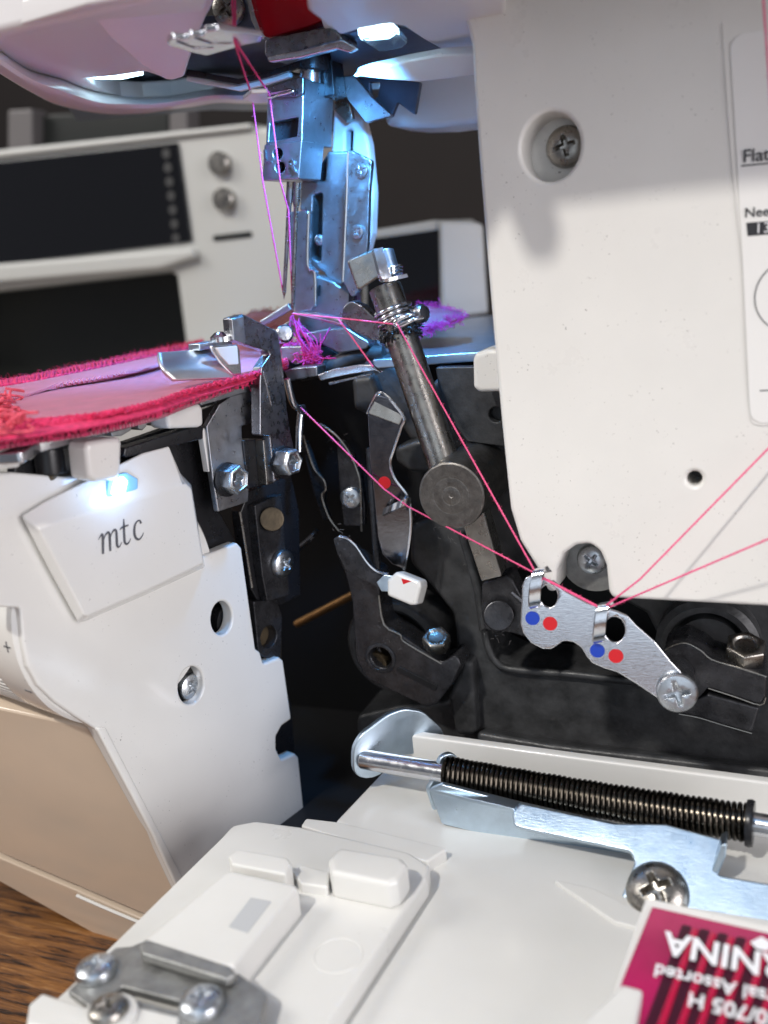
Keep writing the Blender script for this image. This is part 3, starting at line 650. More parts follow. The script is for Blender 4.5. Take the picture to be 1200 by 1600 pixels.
for i in range(260):
    a = random.random()*math.tau; q = barpt(0.172)+ba*random.gauss(0, 1.0)+(u*math.cos(a)+v*math.sin(a))*(4.2+random.random()*1.3)
    d = V(random.gauss(0, 1), random.gauss(0, 1), random.gauss(0, 1)).normalized()
    tubegeo([q, q+d*0.6, q+d*1.1+V(0.2, 0, -.3)], 0.16+0.16*random.random(), 5, False, vs, fs)
gr = finish('lint_collar', vs, fs, BLACKM, UL); gr['kind'] = 'stuff'
# pivot
PV = lathe('looper_pivot', oy(705, 775, -12)+V(0, 46, 0), FN, [(0, 0), (8.7, 0), (8.7, 45.2), (8.5, 45.8), (8.1, 46), (5.0, 45.97), (4.7, 45.9), (4.4, 45.97), (2.6, 45.97), (2.4, 45.9), (2.2, 45.97), (0.6, 45.97), (0.4, 45.85), (0, 45.85)], PIVOT, MC, 64, sharp=20)
PV['label'] = 'round turned-steel pivot the looper bar passes through'
# crank at the bar foot
plate('crank_fork', [(752, 912), (790, 898), (800, 905), (828, 960), (834, 1000), (800, 990), (758, 985), (752, 960)], PY(-1), 7, BLACKM, MC, r=1.2, b=0.6)
rod('crank_pin', oy(779, 962, 3), oy(779, 962, -4.5), 4.0, BLACKM, MC, bev=0.5, seg=40)
tube('crank_spring_wire', [oy(800, 925, -3), oy(822, 948, -3), oy(830, 985, -2), oy(832, 1000, -1)], 0.6, DKSTEEL, MC)

# --- chrome looper thread guide with colour dots
gz = lambda a, b: (760+a/2.727, 820+b/2.727)
GP = tilt((960, 1000), -24, 0.12, 0.12)
gpx = [gz(*p) for p in ((152, 260), (165, 228), (195, 212), (240, 218), (285, 240), (335, 283), (430, 335), (480, 345), (560, 370), (600, 387), (640, 430), (720, 500), (780, 575), (840, 640), (882, 690), (895, 735), (872, 782), (830, 800), (785, 790), (730, 740), (640, 680), (560, 630), (500, 612), (450, 590), (425, 560), (405, 525), (370, 500), (330, 495), (305, 512), (280, 530), (240, 530), (190, 505), (155, 460), (145, 420), (150, 330))]
TG = plate('looper_thread_guide', gpx, GP, 1.3, CHROME, MC, r=1.2, b=0.3, holes=[(*gz(266, 305), 2.0, 2.7), (*gz(547, 447), 2.3, 3.0)])
TG['label'] = 'chrome looper thread guide plate with blue and red dots'
GPf = (GP[0]+GP[1]*0.10, GP[1])
for a, b, m in ((197, 397, BLUEP), (272, 420, REDP), (473, 535, BLUEP), (552, 558, REDP)):
    lathe('colour_dot', on(*gz(a, b), GPf)-GP[1]*0.2, GP[1], [(0, 0), (1.72, 0), (1.72, 0.25), (0, 0.28)], m, TG)
    lathe('dot_ring', on(*gz(a, b), GP), GP[1], [(1.70, 0), (1.95, 0), (1.95, 0.22), (1.70, 0.22)], CHROME, TG)
for a, b in ((225, 265), (497, 412)):
    c = on(*gz(a, b), GP); n = GP[1]; uu, vv = basis(n)
    strip('hook', [c+uu*1.5+vv*3.6-n*0.5, c+uu*1.0+vv*4.6+n*1.2, c+uu*0.3+vv*4.2+n*3.2, c-uu*0.3+vv*1.5+n*3.9, c-uu*0.7-vv*1.6+n*3.4, c-uu*1.0-vv*3.9+n*1.6, c-uu*1.0-vv*4.6+n*0.3], uu*0.97+vv*0.2, 3.1, 0.8, CHROME, TG)
screw(on(*gz(812, 708), GP)+GP[1]*0.1, GP[1], 4.6, 'flat', TG, SCREWZ, 0.25, 1.5)
rod('guide_post', on(*gz(815, 712), GP), on(*gz(815, 712), GP)-GP[1]*14, 4.2, BLACKM, MC)
rc = plate('shaft_clamp', [gz(*p) for p in ((752, 545), (790, 512), (850, 502), (915, 535), (960, 572), (1195, 645), (1190, 735), (1168, 768), (945, 695), (860, 790), (790, 760), (745, 640))], PY(-9), 12, BLACKM, MC, r=1.2, b=0.5)
rc['label'] = 'split black clamp on the looper shaft with a hex bolt'
plate('clamp_jaw', [gz(*p) for p in ((880, 752), (945, 722), (1163, 782), (1132, 888), (1000, 850), (905, 820), (815, 805))], PY(-8.4), 11, BLACKM, rc, r=0.8, b=0.5)
screw(oy(*gz(1100, 560), -4)+V(0, 0, 0), V(0.1, -0.35, 1).normalized(), 4.9, 'bolt', rc, STEEL, 0.2, 1.0, name='bolt')
tube('clamp_highlight', [oy(*gz(*p), -9.1) for p in ((760, 535), (795, 515), (850, 504), (915, 537), (960, 574), (1080, 611), (1194, 647))], 0.22, STEEL, rc, seg=8, k=3)  # steel tubes imitate the highlights along the clamp and jaw edges
tube('clamp_highlight', [oy(*gz(*p), -9.1) for p in ((945, 696), (1060, 733), (1168, 768), (1190, 735))], 0.2, STEEL, rc, seg=8, k=3)
tube('clamp_highlight', [oy(*gz(*p), -8.5) for p in ((820, 806), (905, 822), (1000, 851), (1131, 889))], 0.2, STEEL, rc, seg=8, k=3)
lathe('bearing_boss', oy(*gz(950, 470), 16), FN, [(0, 0), (13, 0), (13, 8), (11.5, 9.5), (10, 9.5), (10, 6), (8.6, 6), (8, 8.4), (0, 8.4)], CAST, MC, 48)

# --- black casting
FR = plate('machine_frame', [(672, 596), (790, 560), (1330, 560), (1330, 1290), (1000, 1262), (560, 1200), (556, 1120), (620, 1105), (700, 1095), (716, 1040), (708, 960), (672, 915), (640, 880), (640, 820), (690, 800)], PY(14), 20, CAST, MC, r=3, b=1.6,
           holes=[[(757, 985), (770, 1028), (800, 1043), (900, 1050), (1000, 1062), (1050, 1040), (1010, 960), (900, 900), (800, 890)]])
FR['label'] = 'rough black cast frame behind the loopers'
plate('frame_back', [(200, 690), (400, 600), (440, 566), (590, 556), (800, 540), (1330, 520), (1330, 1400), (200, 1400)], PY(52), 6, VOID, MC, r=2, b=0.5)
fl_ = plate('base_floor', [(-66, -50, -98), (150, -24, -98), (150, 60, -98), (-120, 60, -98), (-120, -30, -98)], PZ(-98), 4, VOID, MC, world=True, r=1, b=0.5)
plate('frame_rib', [(714, 836), (728, 834), (752, 925), (760, 985), (748, 990), (740, 930)], PY(8), 8, CAST, MC, r=1.2, b=1.0)
plate('frame_rib', [(700, 1090), (722, 1030), (738, 1035), (745, 1150), (712, 1150)], PY(9), 6, CAST, MC, r=2, b=1.6)
plate('frame_ledge', [(745, 1142), (860, 1162), (1100, 1190), (1330, 1215), (1330, 1290), (745, 1215)], tilt((950, 1180), 6, 0, 0.35), 14, CAST, MC, r=1.5, b=1.2)
rim = [(757, 985), (763, 1012), (775, 1034), (802, 1046), (900, 1054), (1000, 1064), (1050, 1046)]
tube('slot_rim', [oy(x, y, 13) for x, y in rim], 1.1, CAST, MC, seg=12)
lathe('frame_boss', oy(640, 985, 24), FN, [(0, 0), (15.5, 0), (15.5, 12), (14.2, 14), (12.4, 14), (11, 12.5), (11, 8), (0, 8)], CAST, MC, 56)
plate('frame_lug', [(560, 560), (600, 556), (650, 600), (690, 640), (690, 700), (640, 690), (610, 640), (570, 600)], PY(22), 10, CAST, MC, r=3, b=2)
plate('frame_lug', [(548, 590), (580, 586), (590, 612), (590, 640), (575, 650), (552, 640)], PY(18), 10, CAST, MC, r=2, b=1.6)
plate('frame_lug', [(615, 700), (650, 688), (700, 690), (700, 740), (640, 738), (618, 722)], PY(16), 10, CAST, MC, r=2, b=1.6)
plate('frame_face', [(680, 574), (800, 572), (800, 700), (730, 690), (690, 640)], PY(10), 3, CAST, MC, r=0.6, b=0.4, holes=[(775, 648, 2.0)])
tube('casting_ridge', [oy(x, y, 24) for x, y in ((470, 585), (520, 572), (560, 556), (600, 552))], [2.0, 2.6, 2.6, 2.0], CAST, MC, seg=12)

# --- lower looper, deflector and levers
DF = plate('looper_shield', [(574, 646), (590, 615), (607, 622), (631, 652), (627, 668), (615, 704), (610, 723), (617, 747), (637, 775), (642, 800), (641, 836), (632, 890), (613, 882), (597, 866), (590, 840), (585, 780), (578, 720)], tilt((605, 750), 0, 0.18, -0.05), 1.1, SHIELD, MC, r=0.8, b=0.3)
DF['label'] = 'dark polished looper shield with a red dot and chrome edge'
tube('shield_edge', [oy(x, y, Y) for x, y, Y in ((574, 646, -.3), (590, 615, -.2), (607, 622, 0), (631, 652, .4), (627, 668, .3), (615, 704, .2), (610, 723, .2), (617, 747, .4), (637, 775, .6), (642, 800, .6), (641, 836, .6), (632, 890, .5))], 0.42, CHROME, DF, seg=8)
plate('shield_tip', [(575, 646), (590, 617), (606, 623), (629, 652), (624, 664)], tilt((600, 640), -0.9, 0.3, 0.15), 0.8, STEEL, DF, r=0.4, b=0.2)
lathe('red_dot', oy(601, 754, -0.1), V(0.18, -1, -0.05), [(0, 0), (1.7, 0), (1.7, 0.3), (0, 0.35)], REDP, DF)
strip('shield_hook', [oy(600, 800, -2), oy(612, 794, -4), oy(628, 786, -4.2), oy(638, 782, -2.6), oy(638, 792, -0.5)], V(0.3, 0.1, 1), 2.4, 0.8, CHROME, DF)
AR = plate('looper_arm', [(520, 850), (560, 880), (590, 900), (594, 940), (600, 975), (626, 992), (690, 1036), (712, 1022), (721, 1040), (706, 1070), (682, 1100), (668, 1106), (600, 1074), (572, 1060), (556, 1030), (553, 990), (550, 940), (540, 900)], PY(2), 9, BLACKM, MC, r=2.5, b=0.5, holes=[(597, 1026, 3.6)])
AR['label'] = 'black lower looper arm with split clamp'
plate('clamp_slit', [(618, 1048), (624, 1042), (684, 1072), (680, 1080)], PY(1.6), 0.6, VOID, AR, r=0.2, b=0.1)
lathe('clamp_lip', oy(597, 1026, 3), FN, [(3.5, 0), (4.6, 0), (4.6, 1.3), (4.2, 1.5), (3.7, 1.5), (3.5, 1.2)], BLACKM, AR, 40)
lathe('shaft_end', oy(597, 1026, 9), FN, [(0, 0), (3.55, 0), (3.55, 5.5), (2.6, 5.2), (1.6, 4.2), (0, 4.2)], BRONZE, AR, 36)
tube('arm_highlight', [oy(x, y, 1.8) for x, y in ((592, 930), (600, 976), (626, 992), (632, 1003), (690, 1037))], 0.30, STEEL, AR, seg=8, k=3)  # steel tube imitates a highlight on the black arm's edge
screw(oy(683, 1008, 3), V(0.15, -0.5, 1).normalized(), 4.0, 'bolt', AR, STEEL, 0.1, 1.2, name='bolt')
LV = plate('threading_lever', [(520, 842), (528, 838), (542, 842), (556, 854), (574, 880), (590, 894), (608, 898), (600, 926), (580, 912), (560, 904), (540, 890), (527, 866)], tilt((565, 880), -6, 0.1, 0.1), 1.2, BLACKM, MC, r=0.7, b=0.3)
LV['label'] = 'bent metal threading lever with a white tip'
tube('lever_highlight', [oy(x, y, -6.6) for x, y in ((530, 838), (542, 841), (556, 853), (574, 879), (590, 893), (607, 897))], 0.35, CHROME, LV, seg=8)  # chrome tube drawn as the lever's edge highlight
plate('lever_blade', [(588, 910), (600, 898), (616, 900), (612, 925), (596, 924)], tilt((600, 910), -8, 0.1, 0.3), 1.2, ZINC, LV, r=0.3, b=0.2)
tipP = tilt((630, 920), -10, -0.05, 0.28)
wt = plate('lever_tip', [(604, 906), (618, 893), (656, 908), (657, 918), (650, 946), (640, 946), (604, 931)], tipP, 5.5, GLOSSW, LV, r=0.9, b=1.0); wt['label'] = 'white plastic lever tip with a red triangle'
TPF = (tipP[0]+tipP[1]*0.08, tipP[1])
plate('red_triangle', [(627, 904), (643, 908), (630, 913)], TPF, 0.2, REDP, LV, r=0.05, b=0.02)
PL = plate('shaft_bracket', [(526, 690), (536, 690), (552, 712), (564, 742), (570, 790), (570, 822), (537, 822), (530, 760)], PY(10), 2, BLACKM, MC, r=0.8, b=0.3)
screw(oy(549, 777, 9.9), V(0.15, -1, 0), 3.2, 'pan', PL, SCREWZ, 0.7, 0.9)
tube('bracket_edge', [oy(x, y, 9.4) for x, y in ((500, 662), (525, 680), (545, 706), (558, 735), (563, 760), (565, 830))], 0.35, STEEL, PL, seg=8)
rod('looper_shaft', oy(577, 700, 8), oy(592, 925, 6), 1.0, BLACKM, MC)
tube('knife_spring_wire', [on(x, y, PW(4)) for x, y in ((448, 592), (456, 625), (463, 636), (470, 642), (468, 670), (467, 706))], 1.0, SATIN, MC)
plate('eye_tab', [(462, 634), (477, 632), (481, 645), (472, 648)], PW(5), 0.8, DKSTEEL, MC, r=0.3, b=0.15)
plate('side_link', [(470, 690), (478, 690), (494, 735), (508, 760), (506, 790), (515, 810), (505, 815), (490, 770)], PY(18), 2, BLACKM, MC, r=0.8, b=0.3)
tube('link_edge', [oy(x, y, 17.8) for x, y in ((474, 680), (490, 730), (506, 750), (509, 765), (503, 775), (514, 808), (530, 830))], 0.28, STEEL, MC, seg=8)
pts = [oy(466, 858, 30)+(oy(488, 838, 30)-oy(466, 858, 30))*(i/70)+(V(0, 1, 0)*math.cos(i*math.tau/12)+V(0.68, 0, .73)*math.sin(i*math.tau/12)*-1)*2.6 for i in range(71)]
tube('small_spring', pts, 0.4, DKSTEEL, MC, k=0, seg=8)
rod('copper_rod', oy(464, 975, 40), oy(560, 925, 34), 1.35, COPPER, MC)

vs = []; fs = []                               # lint caught on the looper parts
for c_, n_ in ((oy(536, 842, -7), 14), (oy(640, 790, -1), 10), (oy(705, 830, -8), 16), (oy(600, 1005, 1.5), 12), (oy(690, 690, 4), 14), (oy(790, 990, -2), 16), (oy(520, 700, 14), 12)):
    for i in range(n_):
        p = c_+V(random.gauss(0, 2.5), random.gauss(0, 0.5), random.gauss(0, 2.5)); d = V(random.gauss(0, 1), random.gauss(0, .5), random.gauss(0, 1)).normalized()*random.uniform(.4, 1.5)
        tubegeo(smoothpath([p, p+d*.4+V(random.gauss(0, .3), 0, random.gauss(0, .3)), p+d], 3), 0.032, 3, False, vs, fs)
lt = finish('lint', vs, fs, M_('grey_lint', (0.16, 0.15, 0.15), .9), MC, wn=False); lt['kind'] = 'stuff'

# --- knife slide (dark, facing the cavity)
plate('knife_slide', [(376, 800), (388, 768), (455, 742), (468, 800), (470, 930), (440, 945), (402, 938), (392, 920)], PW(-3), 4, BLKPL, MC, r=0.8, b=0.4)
SLD = plate('slide_bar', [(398, 790), (440, 772), (446, 850), (453, 930), (418, 940), (410, 900)], PW(0), 3, BLACKM, MC, r=0.6, b=0.3)
tube('slide_edge', [on(x, y, PW(0.5)) for x, y in ((375, 800), (383, 850), (394, 918))], 0.35, STEEL, MC, seg=8)
rod('slide_pin', on(425, 811, PW(-1)), on(425, 811, PW(3.0)), 3.3, BRONZE, SLD, bev=0.3)
screw(on(439, 880, PW(0)), WN, 4.1, 'pan', SLD, SCREWZ, 0.6, 0.9)
plate('slide_foot', [(396, 940), (432, 936), (441, 962), (439, 1040), (404, 1022)], PW(-2), 4, BLACKM, MC, r=0.6, b=0.3, holes=[(420, 995, 3.2)])
plate('slide_foot_back', [(398, 960), (440, 960), (440, 1030), (404, 1020)], PW(-5.2), 2, BRONZE, MC, r=0.6, b=0.3)

# --- left arm: white side wall, thread-control block, dial, base panel
W3 = [on(x, y, PW()) for x, y in ((31, 950), (46, 1050), (140, 1131))]
def circum(a, b, c):
    n = (b-a).cross(c-a); t = ((b-a).cross(n)*-(c-a).length_squared+(c-a).cross(n)*(b-a).length_squared)/(-2*n.length_squared)
    for s in (1, -1):
        o = a+t*s
        if abs((o-a).length-(o-b).length) < 1e-3: return o, (o-a).length
    return a+t, t.length
dc, dr = circum(*W3)
WL = plate('side_cover', [(262, 800), (319, 869), (371, 848), (378, 856), (400, 1014), (407, 1019), (412, 1037), (437, 1027), (443, 1032), (456, 1124), (441, 1134), (432, 1150), (432, 1170), (440, 1187), (461, 1177), (467, 1183), (480, 1310), (300, 1500), (283, 1396), (240, 1304), (150, 1140), (118, 1120), (85, 1097), (60, 1072), (44, 1042), (36, 1005), (31, 950), (-40, 948), (-40, 740), (20, 738), (100, 745), (200, 740)], PW(), 4, GLOSSW, MC, r=0.5, b=0.7, holes=[(347, 966, 3.7, 4.6), (299, 1071, 4.2, 5.0)])
WL['label'] = 'glossy white side cover with notched edge'
for x, y, m_ in ((347, 966, BLKPL), (299, 1071, GLOSSW)):
    lathe('screw_boss', on(x, y, PW(-9)), WN, [(0, 0), (6.4, 0), (6.4, 4.8), (0, 4.8)], m_, WL)
screw(on(293, 1072, PW(-4.2)), WN, 3.6, 'pan', WL, SCREWZ, 0.5)
wm = on(250, 1000, PW(-30)); wm2 = on(250, 1230, PW(-30))
plate('arm_core', [(70, 850), (300, 860), (396, 1010), (430, 1040), (456, 1100), (470, 1300), (300, 1420), (230, 1250), (150, 1110), (90, 1070)], PW(-9.5), 50, BLKPL, MC, r=1, b=0.5)
plate('arm_backing', [(25, 705), (200, 690), (318, 650), (328, 700), (342, 800), (372, 852), (316, 874), (295, 790), (255, 770), (20, 770)], PW(-4.5), 3, BLKPL, MC, r=0.5, b=0.3)
base = [(33, 806), (72, 782), (140, 748), (222, 708), (264, 697), (271, 728), (299, 758), (306, 800), (320, 886), (230, 928), (134, 970), (122, 972), (80, 896)]
topp = [(60, 826), (100, 813), (160, 796), (235, 774), (285, 759), (292, 758), (299, 764), (305, 802), (318, 880), (230, 922), (136, 963), (131, 960), (96, 893)]
vs = [on(x, y, PW(-1)) for x, y in base]+[on(x, y, PW(2.2)) for x, y in base]+[on(x, y, PW(5.0)) for x, y in topp]; nb_ = len(base); fs = []
for k in (0, nb_):
    for i in range(nb_): fs.append((k+i, k+(i+1) % nb_, k+nb_+(i+1) % nb_, k+nb_+i))
fs.append(tuple(range(2*nb_, 3*nb_))); fs.append(tuple(range(nb_)))
MT = finish('thread_control_block', vs, fs, GLOSSW, MC, wn=False, sharp=12); bv = MT.modifiers.new('edge', 'BEVEL'); bv.width = 0.0011; bv.segments = 4; bv.limit_method = 'ANGLE'; bv.angle_limit = math.radians(14)
wn_ = MT.modifiers.new('n', 'WEIGHTED_NORMAL'); MT['label'] = 'raised white block lettered mtc'
PM = PW(5.12)
o_ = on(160, 866, PM); rx_ = (on(228, 836, PM)-on(160, 863, PM)); sx = rx_.length/68.0
ru = rx_.normalized(); rv = (on(170, 808, PM)-on(182, 862, PM)); rv = (rv).normalized()
def stroke(pts, name='letter_stroke'):
    """calligraphic stroke: list of (x, y, width) in letter pixels"""
    p = smoothpath([(x, y, w_) for x, y, w_ in pts], 8); vs = []; fs = []
    q3 = [o_+ru*(q.x*sx)+rv*(q.y*sx*1.12) for q in p]
    for i, q in enumerate(p):
        a = p[max(0, i-1)]; b = p[min(len(p)-1, i+1)]; t = Vector((b.x-a.x, b.y-a.y)); t = t.normalized() if t.length > 1e-6 else Vector((1, 0)); nn = Vector((-t.y, t.x))
        for s_ in (-1, 1):
            vs.append(o_+ru*((q.x+nn.x*q.z*s_/2)*sx)+rv*((q.y+nn.y*q.z*s_/2)*sx*1.12)+WN*0.02)
    for i in range(len(p)-1): fs.append((2*i, 2*i+1, 2*i+3, 2*i+2))
    return vs, fs
def letter(name, strokes):
    V_ = []; F_ = []
    for s_ in strokes:
        a, b = stroke(s_); k = len(V_); V_ += a; F_ += [tuple(i+k for i in f) for f in b]
    return finish(name, V_, F_, GINK, MT, smooth=False)
letter('letter_m', [[(-1, 17, .8), (3, 20, 1.6), (6, 21, 3), (5.5, 16, 3.4), (3, 7, 3.4), (1, 0, 3)], [(4, 11, 1), (9, 18, 1.4), (14, 21, 2.6), (16, 19, 3.2), (15, 13, 3.4), (12, 0, 3)], [(14, 11, 1), (19, 18, 1.4), (24, 21, 2.6), (26.5, 19, 3.2), (25.5, 13, 3.4), (23.5, 4, 3.4), (24.5, 1, 2.4), (28, 2, 1.2), (31, 5, .8)]])
letter('letter_t', [[(41, 29, 1.4), (39, 21, 3), (36, 8, 3.4), (35.5, 3, 3.2), (38, 0.5, 2.4), (42, 2, 1.4), (45, 5, .8)], [(32, 19, 1.2), (36, 20.5, 2.2), (46, 20.5, 1.8)]])
letter('letter_c', [[(65, 17, 3.4), (64, 20.5, 2.2), (60, 21, 1.6), (55, 17, 2.8), (52, 9, 3.6), (53, 3, 3.4), (57, 0.3, 2.2), (62, 2, 1.4), (66, 6, .8)]])
ML = plate('status_lamp', [(167, 776), (172, 745), (198, 738), (216, 748), (216, 766), (196, 776), (182, 780)], PW(4.2), 1.2, M_('lamp_bezel', (0.25, 0.55, 0.85), 0.2), MC, r=0.6, b=0.3)
plate('lamp_glow', [(176, 772), (183, 748), (194, 745), (200, 752), (196, 770), (188, 777)], PW(4.9), 0.8, LEDM, ML, r=0.6, b=0.2)
l = bpy.data.lights.new('lamp_light', 'POINT'); l.energy = 0.003; l.color = (0.3, 0.55, 1.0); l.shadow_soft_size = 0.002
lo = bpy.data.objects.new('lamp_light', l); COL.objects.link(lo); lo.location = on(190, 762, PW(9))*S
tbk = plate('width_slider', [(134, 702), (137, 690), (165, 685), (188, 683), (192, 690), (190, 740), (184, 750), (150, 753), (139, 748)], PW(10), 7, WHITE, MC, r=1.0, b=1.2); tbk['label'] = 'white slider tab above the lettered block'
plate('stop_block', [(259, 642), (266, 634), (312, 630), (318, 638), (319, 664), (312, 668), (264, 670)], PW(4), 7, WHITE, MC, r=1.0, b=1.0)
plate('cloth_plate_corner', [(-60, 712), (0, 702), (28, 700), (33, 708), (33, 730), (-60, 742)], PW(5), 8, WHITE, MC, r=0.8, b=0.7)
plate('black_slide', [(195, 700), (312, 664), (318, 668), (318, 686), (198, 715), (193, 712)], PW(2), 4, BLKPL, MC, r=0.5, b=0.4)
rod('black_post', on(75, 700, PW(-2)), on(80, 740, PW(-2)), 3.2, BLKPL, MC)
screw(on(74, 744, PW(-2)), V(0.3, -.3, .9).normalized(), 2.2, 'pan', MC, BRONZE)
plate('white_strip', [(316, 676), (321, 664), (330, 735), (326, 738)], PW(1.5), 2, WHITE, MC, r=0.2, b=0.2)
# dial wheel behind the side cover
DL = lathe('adjusting_dial', dc-WN*44, WN, [(0, 0), (dr-1, 0), (dr-0.3, 1), (dr-0.3, 28), (dr+0.4, 29.5), (dr+0.4, 41.6), (dr-.4, 42.4), (0, 42.4)], GLOSSW, MC, 96)
DL['label'] = 'white ridged adjusting dial marked plus and minus'
uw, vw = basis(WN)
for i in range(120):
    a = i*math.tau/120; rr_ = uw*math.cos(a)+vw*math.sin(a)
    if rr_.dot(V(0.1, -1, 0)) < 0.05: continue
    plate('ridge', [tuple(dc-WN*(15.5 if s2 > 0 else 42)+rr_*(dr+0.2)+WN.cross(rr_)*(0.36*s1)) for s1, s2 in ((-1, -1), (1, -1), (1, 1), (-1, 1))], (dc+rr_*(dr+0.25)-WN*29, rr_), 1.0, GLOSSW, DL, r=0.2, b=0.2, world=True)
def dialmark(px, py, body):
    d = ray(px, py); best = None
    for k in range(1, 4000):
        q = CAM+d*(k*0.1); rel = q-dc; ax = rel.dot(WN); rad = (rel-WN*ax).length
        if rad <= dr+0.45 and -42 < ax < -1: best = (q, (rel-WN*ax).normalized()); break
    if best:
        q, n = best; t = n.cross(WN).normalized()
        if t.z > 0: t = -t
        for rt, up_ in (((WN, -t),) ):
            bars = [(2.6, .38)]+([(.38, 2.6)] if body == '+' else [])
            for a, b in bars:
                plate('dial_mark', [tuple(q+n*0.06+rt*x*a/2+up_*y*b/2) for x, y in ((-1, -1), (1, -1), (1, 1), (-1, 1))], (q+n*0.06, n), 0.2, GINK, DL, r=0, b=0.02, world=True)
dialmark(11, 1011, '+'); dialmark(44, 1080, '-')
# base front panel, leaning under
A, B, C = on(150, 1132, PW(-1.5)), on(283, 1396, PW(-1.5)), oz(0, 1380, -115)
tn = (B-A).cross(C-A).normalized(); tn = tn if tn.dot(CAM-A) > 0 else -tn
TP = (A, tn)
BP = plate('base_panel', [(-120, 1082), (0, 1107), (80, 1124), (138, 1136), (152, 1146), (210, 1250), (262, 1352), (280, 1392), (262, 1430), (232, 1432), (0, 1333), (-120, 1275)], TP, 5, TAN, MC, r=1.0, b=0.8); BP['label'] = 'glossy white base panel painted beige for the reflected table'
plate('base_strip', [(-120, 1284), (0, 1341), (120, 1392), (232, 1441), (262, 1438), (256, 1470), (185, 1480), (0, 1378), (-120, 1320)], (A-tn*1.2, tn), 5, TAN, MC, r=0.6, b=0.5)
plate('base_core', [(-120, 1100), (130, 1150), (250, 1390), (230, 1460), (180, 1470), (0, 1370), (-120, 1310)], (A-tn*6.5, tn), 20, BLKPL, MC, r=1, b=0.5)
tube('panel_highlight', [on(x, y, (A-tn*0.6, tn)) for x, y in ((120, 1399), (170, 1421), (230, 1446))], 0.5, GLOSSW, MC, seg=8)  # white tube stands in for the highlight line on the panel
plate('cover_edge', [(150, 1137), (166, 1137), (250, 1300), (287, 1372), (282, 1397), (240, 1306)], PW(0.8), 1.6, GLOSSW, WL, r=0.4, b=0.5)

# --- looper cover, opened towards the viewer
FL = plate('looper_cover', [(522, 1284), (602, 1200), (1330, 1290), (1420, 1330), (1420, 1900), (250, 1900), (480, 1600), (655, 1356), (560, 1300)], PZ(-78), 4, FLAPW, MC, r=2, b=1)
FL['label'] = 'white looper cover folded open in front'
plate('cover_wall', [(611, 1158), (622, 1146), (900, 1184), (1330, 1240), (1330, 1330), (900, 1290), (604, 1240)], PY(-17), 3, FLAPW, FL, r=1.2, b=0.7)
plate('cover_panel', [(346, 1306), (362, 1288), (400, 1281), (470, 1290), (640, 1330), (672, 1350), (668, 1372), (500, 1622), (330, 1900), (-160, 1900), (-60, 1690), (100, 1546)], PZ(-73), 5.2, FLAPW, FL, r=2.5, b=1.2)
plate('cover_step', [(470, 1290), (478, 1278), (530, 1284), (700, 1325), (668, 1346), (560, 1318)], PZ(-75), 3.5, FLAPW, FL, r=0.8, b=0.5)
plate('shading_wedge', [(860, 1372), (930, 1388), (1010, 1430), (1000, 1450), (960, 1440)], PZ(-77.3), 1.2, FLAPW, FL, r=0.6, b=0.4)  # slight wedge added to imitate a triangular shading on the cover
b1 = plate('cover_box', [(222, 1468), (352, 1362), (362, 1359), (462, 1381), (466, 1387), (366, 1508), (352, 1510), (226, 1477)], PZ(-66.5), 7.5, FLAPW, FL, r=1.0, b=0.9)
plate('grey_label', [(357, 1448), (392, 1402), (424, 1408), (386, 1458)], PZ(-66.35), 0.3, GREYST, FL, r=0.3, b=0.05)
plate('cover_tab', [(356, 1338), (372, 1326), (450, 1340), (456, 1350), (446, 1366), (362, 1350)], PZ(-67), 6.5, FLAPW, FL, r=0.7, b=0.6)
plate('cover_tab', [(456, 1362), (470, 1350), (515, 1362), (512, 1386), (470, 1380)], PZ(-70.5), 3, FLAPW, FL, r=0.7, b=0.5)
plate('cover_boss', [(512, 1342), (530, 1322), (628, 1338), (638, 1350), (622, 1374), (606, 1380), (516, 1362)], PZ(-66.5), 7, FLAPW, FL, r=1.6, b=1.3)
mp = plate('metal_clip', [(105, 1548), (180, 1480), (205, 1478), (230, 1468), (360, 1512), (372, 1520), (412, 1548), (418, 1556), (395, 1640), (330, 1640), (240, 1588), (150, 1580)], PZ(-68.8), 1.4, GREYM, FL, r=0.8, b=0.3, holes=[[(188, 1540), (290, 1566), (280, 1580), (180, 1552)]])
plate('metal_clip_step', [(216, 1476), (228, 1466), (358, 1508), (370, 1520), (352, 1530), (222, 1490)], PZ(-66.0), 2.0, GREYM, FL, r=0.8, b=0.5)
for x, y, r_, m_ in ((151, 1520, 4.0, SCREWZ), (316, 1572, 4.2, SCREWZ)): screw(oz(x, y, -68.8), V(0, 0, 1), r_, 'pan', FL, m_, 0.3+x, 1.0)
rod('screw_post', oz(170, 1582, -67)-V(0, 0, 7), oz(170, 1582, -67), 5.2, FLAPW, FL, bev=0.8)
screw(oz(170, 1581, -67.1), V(0, 0, 1), 3.6, 'pan', FL, STEEL, 0.9, 0.9)
plate('cover_tab', [(45, 1568), (66, 1550), (150, 1578), (146, 1620), (40, 1600)], PZ(-67.5), 6, FLAPW, FL, r=0.7, b=0.7)
plate('cover_tab', [(190, 1566), (280, 1588), (262, 1660), (160, 1640)], PZ(-68.2), 5, FLAPW, FL, r=0.7, b=0.5)
lathe('mould_mark', oz(528, 1492, -73)-V(0, 0, 0.1), V(0, 0, 1), [(4.6, 0), (5.1, 0), (5.0, 0.22), (4.7, 0.22)], FLAPW, FL, 48)
